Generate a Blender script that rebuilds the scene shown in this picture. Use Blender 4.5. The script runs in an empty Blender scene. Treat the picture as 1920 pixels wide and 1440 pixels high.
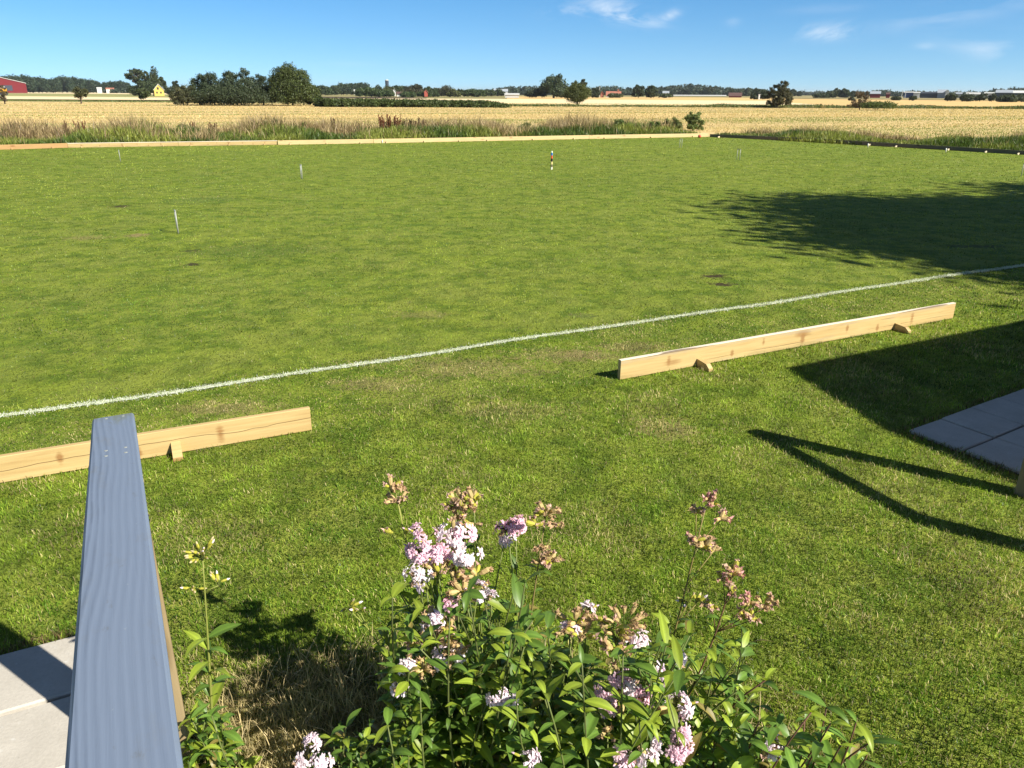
import bpy, math, random
import numpy as np
from math import sin, cos, tan, atan, atan2, radians, pi, sqrt, exp
from mathutils import Vector, Matrix

random.seed(7)
RNG = np.random.default_rng(7)
SC = bpy.context.scene
COL = SC.collection

# ------------------------------------------------------------------ camera
CAM_H = 1.9
F_PX, CX, CY = 1440.0, 960.0, 720.0
PITCH = atan((CY - 174.0) / F_PX)
ROLL = radians(0.25)
_fw = np.array([0, cos(PITCH), -sin(PITCH)])
_u0 = np.array([0, sin(PITCH), cos(PITCH)])
_r0 = np.array([1.0, 0, 0])
RIGHT = cos(ROLL) * _r0 + sin(ROLL) * _u0
UP = -sin(ROLL) * _r0 + cos(ROLL) * _u0
EYE = np.array([0, 0, CAM_H])
cam = bpy.data.cameras.new('camera')
cam.sensor_fit = 'HORIZONTAL'
cam.sensor_width = 36.0
cam.lens = 36.0 * F_PX / 1920.0
cam.clip_start = 0.05
cam.clip_end = 20000
cam_ob = bpy.data.objects.new('camera', cam)
COL.objects.link(cam_ob)
cam_ob.matrix_world = Matrix(((RIGHT[0], UP[0], -_fw[0], 0), (RIGHT[1], UP[1], -_fw[1], 0), (RIGHT[2], UP[2], -_fw[2], CAM_H), (0, 0, 0, 1)))
SC.camera = cam_ob


def ray(px, py):
    return _fw + RIGHT * (px - CX) / F_PX + UP * (CY - py) / F_PX


def G(px, py, z=0.0):            # point of the photo's ground plane
    r = ray(px, py)
    return EYE + r * ((z - CAM_H) / r[2])


def GY(px, py, Y):               # point at a known depth
    r = ray(px, py)
    return EYE + r * (Y / r[1])


# ------------------------------------------------------------------ sun, sky, exposure
SUN_EL = radians(37.5)
SH_AZ = radians(146.8)           # direction in which shadows fall
sh_dir = np.array([cos(SH_AZ), sin(SH_AZ)])
to_sun = np.array([-sh_dir[0] * cos(SUN_EL), -sh_dir[1] * cos(SUN_EL), sin(SUN_EL)])
sun = bpy.data.lights.new('sun', 'SUN')
sun.energy = 4.8
sun.angle = radians(0.53)
sun.color = (1.0, 0.945, 0.82)
sun_ob = bpy.data.objects.new('sun', sun)
COL.objects.link(sun_ob)
sun_ob.rotation_euler = Vector(to_sun).to_track_quat('Z', 'Y').to_euler()

SC.view_settings.view_transform = 'Standard'
SC.view_settings.look = 'None'
SC.view_settings.exposure = 1.02
SC.view_settings.gamma = 1.0
SC.view_settings.use_curve_mapping = False
SKY_STRENGTH = 0.077

world = bpy.data.worlds.new('World')
SC.world = world
world.use_nodes = True
wt = world.node_tree
wt.nodes.clear()


def wn(t, **kw):
    n = wt.nodes.new(t)
    for k, v in kw.items():
        setattr(n, k, v)
    return n


def wmath(op, a, b=None, c=None):
    n = wn('ShaderNodeMath', operation=op)
    for i, v in enumerate((a, b, c)):
        if v is None:
            continue
        if isinstance(v, (int, float)):
            n.inputs[i].default_value = v
        else:
            wt.links.new(v, n.inputs[i])
    return n.outputs[0]


sky = wn('ShaderNodeTexSky', sky_type='NISHITA')
sky.sun_disc = False
sky.sun_elevation = SUN_EL
sky.sun_rotation = atan2(to_sun[0], to_sun[1])
sky.altitude = 0
sky.air_density = 1.0
sky.dust_density = 0.0
sky.ozone_density = 3.0
hsv = wn('ShaderNodeHueSaturation')
hsv.inputs['Value'].default_value = 1.0
wt.links.new(sky.outputs[0], hsv.inputs['Color'])
tcw = wn('ShaderNodeTexCoord')
skm = wn('ShaderNodeMapping')                  # a very clear day: the pale band at the horizon is thin
skm.inputs['Location'].default_value = (0, 0, 0.085)
skm.inputs['Scale'].default_value = (1, 1, 1.2)
wt.links.new(tcw.outputs['Generated'], skm.inputs[0])
skn = wn('ShaderNodeVectorMath', operation='NORMALIZE')
wt.links.new(skm.outputs[0], skn.inputs[0])
wt.links.new(skn.outputs[0], sky.inputs[0])
sep = wn('ShaderNodeSeparateXYZ')
wt.links.new(tcw.outputs['Generated'], sep.inputs[0])
yy = wmath('MAXIMUM', sep.outputs[1], 0.05)
satr = wn('ShaderNodeMapRange')                # saturation cut overhead, shaped to set the tint of the shadows
satr.inputs[1].default_value = 0.12
satr.inputs[2].default_value = 0.40
satr.inputs[3].default_value = 1.35
satr.inputs[4].default_value = 0.92
wt.links.new(sep.outputs[2], satr.inputs[0])
wt.links.new(satr.outputs[0], hsv.inputs['Saturation'])
valr = wn('ShaderNodeMapRange')  # sky dimmed overhead to deepen the shadows
valr.inputs[1].default_value = 0.12
valr.inputs[2].default_value = 0.40
valr.inputs[3].default_value = 1.0
valr.inputs[4].default_value = 0.58
wt.links.new(sep.outputs[2], valr.inputs[0])
wt.links.new(valr.outputs[0], hsv.inputs['Value'])
cu = wmath('DIVIDE', sep.outputs[0], yy)       # tangent plane coordinates of the northern sky
cv = wmath('DIVIDE', sep.outputs[2], yy)
comb = wn('ShaderNodeCombineXYZ')
wt.links.new(cu, comb.inputs[0])
wt.links.new(cv, comb.inputs[1])


def wnoise(sx, sy, rot, scale, detail, dist, rough=0.6):
    mp = wn('ShaderNodeMapping')
    mp.inputs['Rotation'].default_value[2] = rot
    mp.inputs['Scale'].default_value = (sx, sy, 1)
    wt.links.new(comb.outputs[0], mp.inputs[0])
    no = wn('ShaderNodeTexNoise')
    no.inputs['Scale'].default_value = scale
    no.inputs['Detail'].default_value = detail
    no.inputs['Roughness'].default_value = rough
    no.inputs['Distortion'].default_value = dist
    wt.links.new(mp.outputs[0], no.inputs['Vector'])
    return no.outputs[0]


cn1 = wnoise(1, 2.6, -0.15, 9, 7, 0.9, 0.62)
cn2 = wnoise(1, 4.5, 0.12, 5, 6, 0.6, 0.55)
cmask = None
# (px, py, half width px, half height px, tilt, strength, noise)
for (px, py, hw, hh, tilt, st, no) in [
        (1055, 24, 42, 14, 0.0, 0.55, cn1), (1150, 20, 62, 18, -0.22, 0.9, cn1), (1195, 38, 50, 9, -0.1, 0.5, cn1), (1250, 32, 26, 8, 0.4, 0.7, cn1),
        (1375, 42, 14, 8, 0, 0.2, cn1), (1550, 58, 70, 14, 0.05, 0.6, cn1), (1565, 68, 30, 9, 0, 0.4, cn1), (1790, 26, 130, 17, 0.14, 0.34, cn2), (1560, 16, 80, 8, 0.05, 0.16, cn2),
        (1870, 85, 100, 22, -0.15, 0.52, cn2), (1910, 112, 70, 18, -0.1, 0.42, cn2), (1735, 86, 20, 6, 0, 0.25, cn2), (650, 120, 60, 5, 0, 0.10, cn2),
        (2100, 60, 160, 30, 0.1, 0.5, cn2), (-200, 60, 140, 20, 0.1, 0.3, cn2)]:
    r = ray(px, py)
    u0, v0 = r[0] / r[1], r[2] / r[1]
    su, sv = hw / 1350.0, hh / 1350.0
    du = wmath('SUBTRACT', cu, u0)
    dv = wmath('SUBTRACT', cv, v0)
    a = wmath('ADD', wmath('MULTIPLY', du, cos(tilt) / su), wmath('MULTIPLY', dv, sin(tilt) / su))
    b = wmath('ADD', wmath('MULTIPLY', du, -sin(tilt) / sv), wmath('MULTIPLY', dv, cos(tilt) / sv))
    q = wmath('ADD', wmath('MULTIPLY', a, a), wmath('MULTIPLY', b, b))
    blob = wmath('POWER', 2.718, wmath('MULTIPLY', q, -1.5))
    n_ = wn('ShaderNodeMapRange')
    n_.inputs[1].default_value = 0.44
    n_.inputs[2].default_value = 0.70
    wt.links.new(no, n_.inputs[0])
    m = wmath('MULTIPLY', wmath('MULTIPLY', blob, n_.outputs[0]), st)
    cmask = m if cmask is None else wmath('ADD', cmask, m)
cmask = wmath('MINIMUM', cmask, 0.92)
mixc = wn('ShaderNodeMix', data_type='RGBA')
wt.links.new(cmask, mixc.inputs['Factor'])
wt.links.new(hsv.outputs[0], mixc.inputs['A'])
mixc.inputs['B'].default_value = (6.6, 7.0, 7.4, 1)
bg = wn('ShaderNodeBackground')
bg.inputs['Strength'].default_value = SKY_STRENGTH
wt.links.new(mixc.outputs['Result'], bg.inputs['Color'])
wout = wn('ShaderNodeOutputWorld')
wt.links.new(bg.outputs[0], wout.inputs['Surface'])

# ------------------------------------------------------------------ helpers


def tag(o, label=None, cat=None, group=None, kind=None):
    if label:
        o['label'] = label
    if cat:
        o['category'] = cat
    if group:
        o['group'] = group
    if kind:
        o['kind'] = kind
    return o


def empty(name, loc, rz=0, label=None, cat=None, group=None):
    o = bpy.data.objects.new(name, None)
    COL.objects.link(o)
    o.location = loc
    o.rotation_euler = (0, 0, rz)
    o.empty_display_size = 0.1
    return tag(o, label, cat, group)


def mesh_np(name, V, F, mat, parent=None, loc=None, color=None, smooth=False):
    """V (n,3), F list of arrays (m,k); color (n,3) per vertex"""
    me = bpy.data.meshes.new(name)
    V = np.asarray(V, dtype=np.float32)
    if not isinstance(F, (list, tuple)):
        F = [F]
    F = [np.asarray(f, dtype=np.int32) for f in F if len(f)]
    nl = sum(f.size for f in F)
    npoly = sum(len(f) for f in F)
    me.vertices.add(len(V))
    me.vertices.foreach_set('co', V.ravel())
    me.loops.add(nl)
    me.polygons.add(npoly)
    me.loops.foreach_set('vertex_index', np.concatenate([f.ravel() for f in F]))
    starts = []
    s = 0
    for f in F:
        k = f.shape[1]
        starts.append(s + np.arange(len(f), dtype=np.int32) * k)
        s += f.size
    me.polygons.foreach_set('loop_start', np.concatenate(starts).astype(np.int32))
    me.polygons.foreach_set('use_smooth', np.full(npoly, bool(smooth)))
    if color is not None:
        at = me.color_attributes.new('tint', 'FLOAT_COLOR', 'POINT')
        c = np.ones((len(V), 4), dtype=np.float32)
        c[:, :3] = color
        at.data.foreach_set('color', c.ravel())
    me.update(calc_edges=True)
    if mat:
        me.materials.append(mat)
    o = bpy.data.objects.new(name, me)
    COL.objects.link(o)
    if parent is not None:
        o.parent = parent
    if loc is not None:
        o.location = loc
    return o


class MB:
    """collects boxes, tubes and polygons into one mesh"""

    def __init__(s):
        s.v = []
        s.f = {}
        s.n = 0
        s.c = []

    def add(s, V, F, c=None):
        V = np.asarray(V, float).reshape(-1, 3)
        for f in F:
            s.f.setdefault(len(f), []).append([i + s.n for i in f])
        s.v.append(V)
        s.c.append(np.tile(np.array(c if c is not None else (1, 1, 1), float), (len(V), 1)))
        s.n += len(V)
        return s

    def addnp(s, V, F, c):
        V = np.asarray(V, float)
        F = np.asarray(F)
        s.f.setdefault(F.shape[1], []).extend((F + s.n).tolist())
        s.v.append(V)
        s.c.append(np.broadcast_to(np.asarray(c, float), (len(V), 3)))
        s.n += len(V)
        return s

    def box(s, c, size, rz=0, M=None, bev=0.0, col=None):
        """box centre c, full size; small chamfer along all edges when bev>0"""
        hx, hy, hz = [k / 2 for k in size]
        if bev <= 0:
            V = np.array([[x, y, z] for z in (-hz, hz) for y in (-hy, hy) for x in (-hx, hx)])
            F = [(0, 2, 3, 1), (4, 5, 7, 6), (0, 1, 5, 4), (2, 6, 7, 3), (0, 4, 6, 2), (1, 3, 7, 5)]
        else:
            b = bev
            V = []
            idx = {}
            for sx in (-1, 1):
                for sy in (-1, 1):
                    for sz in (-1, 1):
                        for ax in range(3):
                            p = [sx * (hx - b), sy * (hy - b), sz * (hz - b)]
                            p[ax] = (sx * hx, sy * hy, sz * hz)[ax]
                            idx[(sx, sy, sz, ax)] = len(V)
                            V.append(p)
            V = np.array(V)
            F = []
            for ax in range(3):
                o1, o2 = [k for k in range(3) if k != ax]
                for sg in (-1, 1):
                    q = []
                    for (a, b2) in ((-1, -1), (1, -1), (1, 1), (-1, 1)):
                        t = [0, 0, 0]
                        t[ax] = sg
                        t[o1] = a
                        t[o2] = b2
                        q.append(idx[(t[0], t[1], t[2], ax)])
                    F.append(q)
                # edges parallel to ax
                for a in (-1, 1):
                    for b2 in (-1, 1):
                        q = []
                        for (e, fc) in ((-1, o1), (1, o1), (1, o2), (-1, o2)):
                            t = [0, 0, 0]
                            t[ax] = e
                            t[o1] = a
                            t[o2] = b2
                            q.append(idx[(t[0], t[1], t[2], fc)])
                        F.append(q)
            for sx in (-1, 1):
                for sy in (-1, 1):
                    for sz in (-1, 1):
                        F.append([idx[(sx, sy, sz, k)] for k in range(3)])
            F2 = []
            for q in F:
                P = V[q]
                nrm = np.cross(P[1] - P[0], P[2] - P[0])
                F2.append(list(q) if np.dot(nrm, P.mean(0)) > 0 else list(q)[::-1])
            F = F2
        if M is not None:
            V = V @ np.array(M)[:3, :3].T
        elif rz:
            R = np.array([[cos(rz), -sin(rz), 0], [sin(rz), cos(rz), 0], [0, 0, 1]])
            V = V @ R.T
        return s.add(V + np.array(c), F, col)

    def tube(s, pts, rad, n=6, col=None, cap=True):
        pts = np.asarray(pts, float)
        m = len(pts)
        rad = np.broadcast_to(np.asarray(rad, float), (m,))
        T = np.gradient(pts, axis=0)
        V = []
        prev = None
        for i in range(m):
            t = T[i] / (np.linalg.norm(T[i]) + 1e-9)
            a = prev if prev is not None else (np.array([1.0, 0, 0]) if abs(t[0]) < 0.8 else np.array([0, 1.0, 0]))
            a = a - t * np.dot(a, t)
            a /= np.linalg.norm(a) + 1e-9
            prev = a
            b = np.cross(t, a)
            for k in range(n):
                an = 2 * pi * k / n
                V.append(pts[i] + rad[i] * (cos(an) * a + sin(an) * b))
        F = []
        for i in range(m - 1):
            for k in range(n):
                k2 = (k + 1) % n
                F.append((i * n + k, i * n + k2, (i + 1) * n + k2, (i + 1) * n + k))
        if cap:
            F.append(tuple(range(n))[::-1])
            F.append(tuple((m - 1) * n + k for k in range(n)))
        return s.add(V, F, col)

    def prism(s, poly, z0, z1, col=None):
        n = len(poly)
        V = [(x, y, z0) for x, y in poly] + [(x, y, z1) for x, y in poly]
        F = [tuple(range(n))[::-1], tuple(range(n, 2 * n))]
        for i in range(n):
            j = (i + 1) % n
            F.append((i, j, n + j, n + i))
        return s.add(V, F, col)

    def build(s, name, mat, parent=None, smooth=False, color=False, loc=None):
        V = np.concatenate(s.v) if s.v else np.zeros((0, 3))
        F = [np.array(f) for f in s.f.values()]
        return mesh_np(name, V, F, mat, parent, loc, np.concatenate(s.c) if color else None, smooth)


# numpy value noise ------------------------------------------------
_perm = np.random.default_rng(3).random((256, 256))


def vnoise(x, y):
    xi = np.floor(x).astype(int)
    yi = np.floor(y).astype(int)
    fx = x - xi
    fy = y - yi
    fx = fx * fx * (3 - 2 * fx)
    fy = fy * fy * (3 - 2 * fy)
    g = lambda a, b: _perm[a & 255, b & 255]
    return (g(xi, yi) * (1 - fx) + g(xi + 1, yi) * fx) * (1 - fy) + (g(xi, yi + 1) * (1 - fx) + g(xi + 1, yi + 1) * fx) * fy


def fbm(x, y, sc, oct=4):
    r = 0
    a = 0.5
    t = 0
    for i in range(oct):
        r = r + a * vnoise(x / sc + 17.3 * i, y / sc + 5.1 * i)
        t += a
        a *= 0.5
        sc *= 0.5
    return r / t


# ------------------------------------------------------------------ materials
class NT:
    def __init__(s, name):
        s.m = bpy.data.materials.new(name)
        s.m.use_nodes = True
        s.t = s.m.node_tree
        s.b = s.t.nodes['Principled BSDF']
        s.out = s.t.nodes['Material Output']
        s.tc = s.t.nodes.new('ShaderNodeTexCoord')

    def n(s, typ, **kw):
        n = s.t.nodes.new(typ)
        for k, v in kw.items():
            setattr(n, k, v)
        return n

    def link(s, a, b):
        s.t.links.new(a, b)

    def set(s, inp, v):
        if isinstance(v, bpy.types.NodeSocket):
            s.link(v, inp)
        else:
            inp.default_value = v

    def coord(s, which='Object', scale=(1, 1, 1), rot=(0, 0, 0)):
        mp = s.n('ShaderNodeMapping')
        mp.inputs['Scale'].default_value = scale
        mp.inputs['Rotation'].default_value = rot
        s.link(s.tc.outputs[which], mp.inputs[0])
        return mp.outputs[0]

    def noise(s, vec, scale, detail=4, rough=0.55, dist=0.0):
        n = s.n('ShaderNodeTexNoise')
        n.inputs['Scale'].default_value = scale
        n.inputs['Detail'].default_value = detail
        n.inputs['Roughness'].default_value = rough
        n.inputs['Distortion'].default_value = dist
        s.link(vec, n.inputs['Vector'])
        return n.outputs[0]

    def rng(s, v, a, b, c=0.0, d=1.0):
        n = s.n('ShaderNodeMapRange')
        n.inputs[1].default_value = a
        n.inputs[2].default_value = b
        n.inputs[3].default_value = c
        n.inputs[4].default_value = d
        s.link(v, n.inputs[0])
        return n.outputs[0]

    def math(s, op, a, b=0.0):
        n = s.n('ShaderNodeMath', operation=op)
        s.set(n.inputs[0], a)
        s.set(n.inputs[1], b)
        return n.outputs[0]

    def mix(s, fac, a, b, mode='MIX'):
        n = s.n('ShaderNodeMix', data_type='RGBA', blend_type=mode)
        s.set(n.inputs['Factor'], fac)
        s.set(n.inputs['A'], a if isinstance(a, bpy.types.NodeSocket) else (*a, 1))
        s.set(n.inputs['B'], b if isinstance(b, bpy.types.NodeSocket) else (*b, 1))
        return n.outputs['Result']

    def bump(s, h, strength, dist):
        n = s.n('ShaderNodeBump')
        n.inputs['Strength'].default_value = strength
        n.inputs['Distance'].default_value = dist
        s.link(h, n.inputs['Height'])
        s.link(n.outputs[0], s.b.inputs['Normal'])

    def base(s, c, rough=0.7, spec=0.3, metal=0.0):
        s.set(s.b.inputs['Base Color'], c if isinstance(c, bpy.types.NodeSocket) else (*c, 1))
        s.set(s.b.inputs['Roughness'], rough)
        s.b.inputs['Specular IOR Level'].default_value = spec
        s.b.inputs['Metallic'].default_value = metal
        return s


def plain(name, c, rough=0.7, spec=0.3, metal=0.0, var=0.15, vs=6.0):
    t = NT(name)
    n = t.noise(t.coord('Object'), vs, 5)
    k = tuple(x * (1 - var) for x in c)
    l = tuple(min(1, x * (1 + var)) for x in c)
    t.base(t.mix(t.rng(n, 0.3, 0.7), k, l), rough, spec, metal)
    return t.m


def tint_mat(name, rough=0.55, spec=0.25, trans=0.35, tcol=(1.25, 1.3, 0.7), sheen=0.0):
    """leaf / blade / petal material: colour from the mesh, some light passes through"""
    t = NT(name)
    a = t.n('ShaderNodeVertexColor', layer_name='tint')
    t.base(a.outputs[0], rough, spec)
    if sheen:
        t.b.inputs['Sheen Weight'].default_value = sheen
    if trans > 0:
        tr = t.n('ShaderNodeBsdfTranslucent')
        mul = t.mix(1.0, a.outputs[0], tcol, 'MULTIPLY')
        t.link(mul, tr.inputs['Color'])
        mx = t.n('ShaderNodeMixShader')
        mx.inputs[0].default_value = trans
        t.link(t.b.outputs[0], mx.inputs[1])
        t.link(tr.outputs[0], mx.inputs[2])
        t.link(mx.outputs[0], t.out.inputs['Surface'])
    return t.m


MAT = {}
MAT['blade'] = tint_mat('grass_blades', 0.45, 0.3, 0.3, (1.2, 1.25, 0.6))
MAT['leaf'] = tint_mat('tree_leaves', 0.5, 0.25, 0.25, (1.2, 1.3, 0.6))
MAT['plantleaf'] = tint_mat('soapwort_leaves', 0.42, 0.4, 0.32, (1.5, 1.5, 0.5))
MAT['petal'] = tint_mat('petals', 0.6, 0.15, 0.3, (1.0, 1.0, 1.0))
MAT['stem'] = tint_mat('plant_stems', 0.55, 0.25, 0.0)
MAT['bark'] = plain('bark', (0.11, 0.085, 0.06), 0.9, 0.1, 0, 0.35, 3)


# ground materials
def lawn_material():
    t = NT('mown_lawn')
    P = t.coord('Object')
    n1 = t.noise(P, 0.16, 4, 0.6)
    n2 = t.noise(P, 0.9, 5, 0.65)
    n3 = t.noise(P, 14, 5, 0.7)
    n4 = t.noise(P, 70, 3, 0.7)
    c = t.mix(t.rng(n1, 0.35, 0.65), LAWN_A, LAWN_B)
    c = t.mix(t.rng(n2, 0.45, 0.75, 0, 0.65), c, LAWN_C)
    c = t.mix(t.rng(n3, 0.40, 0.72, 0, 0.5), c, LAWN_D)
    n5 = t.noise(P, 4.0, 6, 0.7)
    c = t.mix(t.rng(n5, 0.43, 0.57, 0.75, 0), c, (0.070, 0.125, 0.012))
    n6 = t.noise(t.coord('Object', (1, 1, 1), (0, 0, 0.6)), 1.7, 6, 0.72)
    c = t.mix(t.rng(n6, 0.46, 0.60, 0, 0.45), c, (0.26, 0.285, 0.055))
    c = t.mix(t.rng(n4, 0.45, 0.7, 0, 0.35), c, (0.035, 0.055, 0.010))
    # bare and dry places of the court
    for (px, py, rx, ry, colr, hard) in SPOTS:
        g = G(px, py)
        sub = t.n('ShaderNodeVectorMath', operation='SUBTRACT')
        t.link(t.tc.outputs['Object'], sub.inputs[0])
        sub.inputs[1].default_value = (g[0], g[1], 0)
        mul = t.n('ShaderNodeVectorMath', operation='MULTIPLY')
        t.link(sub.outputs[0], mul.inputs[0])
        mul.inputs[1].default_value = (1 / rx, 1 / ry, 0)
        ln = t.n('ShaderNodeVectorMath', operation='LENGTH')
        t.link(mul.outputs[0], ln.inputs[0])
        d = t.math('ADD', ln.outputs['Value'], t.rng(t.noise(P, 13, 6, 0.75), 0.3, 0.7, -0.9, 0.9))
        c = t.mix(t.rng(d, 0.55, 1.0, hard, 0.0), c, colr)
    t.base(c, 0.85, 0.12)
    h = t.math('ADD', t.math('ADD', n3, t.math('MULTIPLY', n5, 2.0)), t.math('MULTIPLY', n4, 0.6))
    t.bump(h, 0.8, 0.03)
    return t.m


LAWN_A = (0.240, 0.288, 0.034)
LAWN_B = (0.190, 0.250, 0.024)
LAWN_C = (0.225, 0.240, 0.055)
LAWN_D = (0.095, 0.145, 0.018)
DIRT = (0.045, 0.030, 0.018)
DRY = (0.26, 0.20, 0.09)
SPOTS = [(1338, 518, 0.17, 0.12, DIRT, 0.95), (1354, 533, 0.15, 0.09, DIRT, 0.95), (226, 387, 0.19, 0.17, DIRT, 0.85), (360, 470, 0.13, 0.13, DIRT, 0.75),
         (361, 496, 0.11, 0.11, DIRT, 0.85), (258, 441, 0.18, 0.18, DRY, 0.8), (160, 446, 0.34, 0.22, DRY, 0.45), (880, 690, 0.6, 0.25, DRY, 0.5),
         (1060, 665, 0.5, 0.2, DRY, 0.5), (700, 720, 0.35, 0.16, DRY, 0.5), (420, 765, 0.4, 0.14, DRY, 0.5), (1240, 803, 0.22, 0.2, DRY, 0.6), (1190, 650, 0.35, 0.14, (0.16, 0.12, 0.06), 0.5),
         (1090, 592, 0.15, 0.1, (0.10, 0.12, 0.04), 0.6), (1830, 462, 0.5, 0.12, DIRT, 0.6), (790, 590, 0.3, 0.14, DRY, 0.35), (1180, 300, 1.0, 0.25, (0.07, 0.09, 0.02), 0.5), (1060, 300, 0.8, 0.16, (0.07, 0.09, 0.02), 0.5),
         (480, 470, 0.9, 0.6, (0.07, 0.125, 0.016), 0.6), (380, 375, 0.8, 0.5, (0.09, 0.15, 0.03), 0.5), (1090, 665, 0.2, 0.1, DRY, 0.6), (960, 770, 0.5, 0.2, DRY, 0.3)]


def field_material(name, A, B, Cc, row=0.35, green=None, gscale=0.03):
    t = NT(name)
    P = t.coord('Object', (1, 1, 1), (0, 0, -radians(20)))
    S = t.coord('Object', (0.06, 1, 1), (0, 0, -radians(20)))
    n1 = t.noise(S, row, 5, 0.7)
    n2 = t.noise(P, 2.5, 5, 0.75)
    c = t.mix(t.rng(n1, 0.35, 0.65), A, B)
    c = t.mix(t.rng(n2, 0.45, 0.7, 0, 0.7), c, Cc)
    if green:
        S2 = t.coord('Object', (0.10, 1, 1), (0, 0, -radians(12)))
        n3 = t.noise(S2, gscale, 4, 0.6)
        c = t.mix(t.rng(n3, 0.54, 0.64, 0, 0.75), c, green)
    t.base(c, 0.9, 0.1)
    t.bump(n2, 0.5, 0.05)
    return t.m


MAT['lawn'] = lawn_material()
MAT['stubble'] = field_material('stubble', (0.50, 0.37, 0.165), (0.60, 0.46, 0.22), (0.38, 0.27, 0.12), 0.5, (0.22, 0.23, 0.06), 0.09)
MAT['ripe'] = field_material('ripe_field', (0.68, 0.54, 0.32), (0.76, 0.62, 0.40), (0.58, 0.44, 0.24), 0.2)
MAT['tan'] = field_material('tan_field', (0.56, 0.38, 0.16), (0.64, 0.45, 0.20), (0.46, 0.32, 0.13), 0.2)
MAT['greenfield'] = field_material('pasture', (0.24, 0.25, 0.09), (0.36, 0.32, 0.14), (0.18, 0.20, 0.06), 0.2)
MAT['ground'] = field_material('far_ground', (0.26, 0.22, 0.10), (0.20, 0.20, 0.08), (0.34, 0.27, 0.13), 0.02)
MAT['soil'] = field_material('bare_soil', (0.07, 0.05, 0.035), (0.10, 0.07, 0.05), (0.05, 0.04, 0.03), 0.3)


def wood_material(name, A, B, knot, axis=0, scale=1.0, rough=0.65, grey=False, cracks=False):
    t = NT(name)
    sc = [16, 16, 16]
    sc[axis] = 0.9
    P = t.coord('Object', tuple(k * scale for k in sc))
    n1 = t.noise(P, 1.6, 6, 0.62, 0.6)
    sc2 = [70, 70, 70]
    sc2[axis] = 2.5
    n2 = t.noise(t.coord('Object', tuple(k * scale for k in sc2)), 1.0, 3, 0.6)
    c = t.mix(t.rng(n1, 0.33, 0.68), A, B)
    c = t.mix(t.rng(n2, 0.5, 0.8, 0, 0.35), c, knot)
    sc3 = [7, 7, 7]
    sc3[axis] = 2.3
    vo = t.n('ShaderNodeTexVoronoi')
    vo.inputs['Scale'].default_value = 1.0
    t.link(t.coord('Object', tuple(k * scale for k in sc3)), vo.inputs['Vector'])
    ring = t.math('ADD', vo.outputs['Distance'], t.rng(n1, 0.3, 0.7, -0.05, 0.05))
    c = t.mix(t.rng(ring, 0.10, 0.24, 0.75, 0), c, knot)
    if cracks or grey:             # knots along the board and a long drying crack
        for (kx, kz, kr) in ((0.42, 0.08, 0.024), (1.02, 0.05, 0.02), (1.33, 0.10, 0.018), (1.75, 0.07, 0.026), (2.25, 0.09, 0.02), (2.62, 0.045, 0.02), (3.05, 0.08, 0.028)):
            sb = t.n('ShaderNodeVectorMath', operation='SUBTRACT')
            t.link(t.tc.outputs['Object'], sb.inputs[0])
            sb.inputs[1].default_value = (kx, 0, kz)
            ml = t.n('ShaderNodeVectorMath', operation='MULTIPLY')
            t.link(sb.outputs[0], ml.inputs[0])
            ml.inputs[1].default_value = (1 / kr, 0, 0.45 / kr)
            le = t.n('ShaderNodeVectorMath', operation='LENGTH')
            t.link(ml.outputs[0], le.inputs[0])
            kd = t.math('ADD', le.outputs['Value'], t.rng(n1, 0.3, 0.7, -0.45, 0.45))
            c = t.mix(t.rng(kd, 0.3, 1.0, 0.85, 0), c, knot)
    if cracks:
        sc_ = t.n('ShaderNodeSeparateXYZ')
        t.link(t.tc.outputs['Object'], sc_.inputs[0])
        cz = t.math('ABSOLUTE', t.math('ADD', sc_.outputs[2], t.rng(t.noise(t.coord('Object', (0.9, 0, 0)), 1.0, 4, 0.6), 0.3, 0.7, -0.105, -0.055)))
        c = t.mix(t.rng(cz, 0.0012, 0.0028, 0.8, 0), c, (0.10, 0.055, 0.02))
    if grey:                       # bleached, greyed upper edge of a board standing on edge
        sz = t.n('ShaderNodeSeparateXYZ')
        t.link(t.tc.outputs['Object'], sz.inputs[0])
        st = t.noise(t.coord('Object', (3, 30, 40)), 1.0, 5, 0.7)
        hz_ = t.math('ADD', sz.outputs[2], t.rng(st, 0.3, 0.7, -0.03, 0.03))
        c = t.mix(t.rng(hz_, 0.118, 0.152, 0, 0.55), c, (0.33, 0.27, 0.20))
        c = t.mix(t.rng(sz.outputs[2], 0.1462, 0.1475), c, (0.66, 0.58, 0.47))
        blot = t.noise(t.coord('Object', (1.6, 10, 14)), 1.0, 5, 0.7)
        c = t.mix(t.rng(blot, 0.60, 0.72, 0, 0.5), c, (0.30, 0.25, 0.19))
        c = t.mix(t.rng(t.noise(t.coord('Object', (0.8, 5, 60)), 1.0, 2, 0.5, 0.3), 0.655, 0.665, 0, 0.8), c, (0.10, 0.06, 0.03))
        c = t.mix(t.rng(hz_, 0.03, -0.005, 0, 0.5), c, (0.18, 0.16, 0.07))
    t.base(c, rough, 0.25)
    t.bump(n2, 0.25, 0.002)
    return t.m


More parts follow.
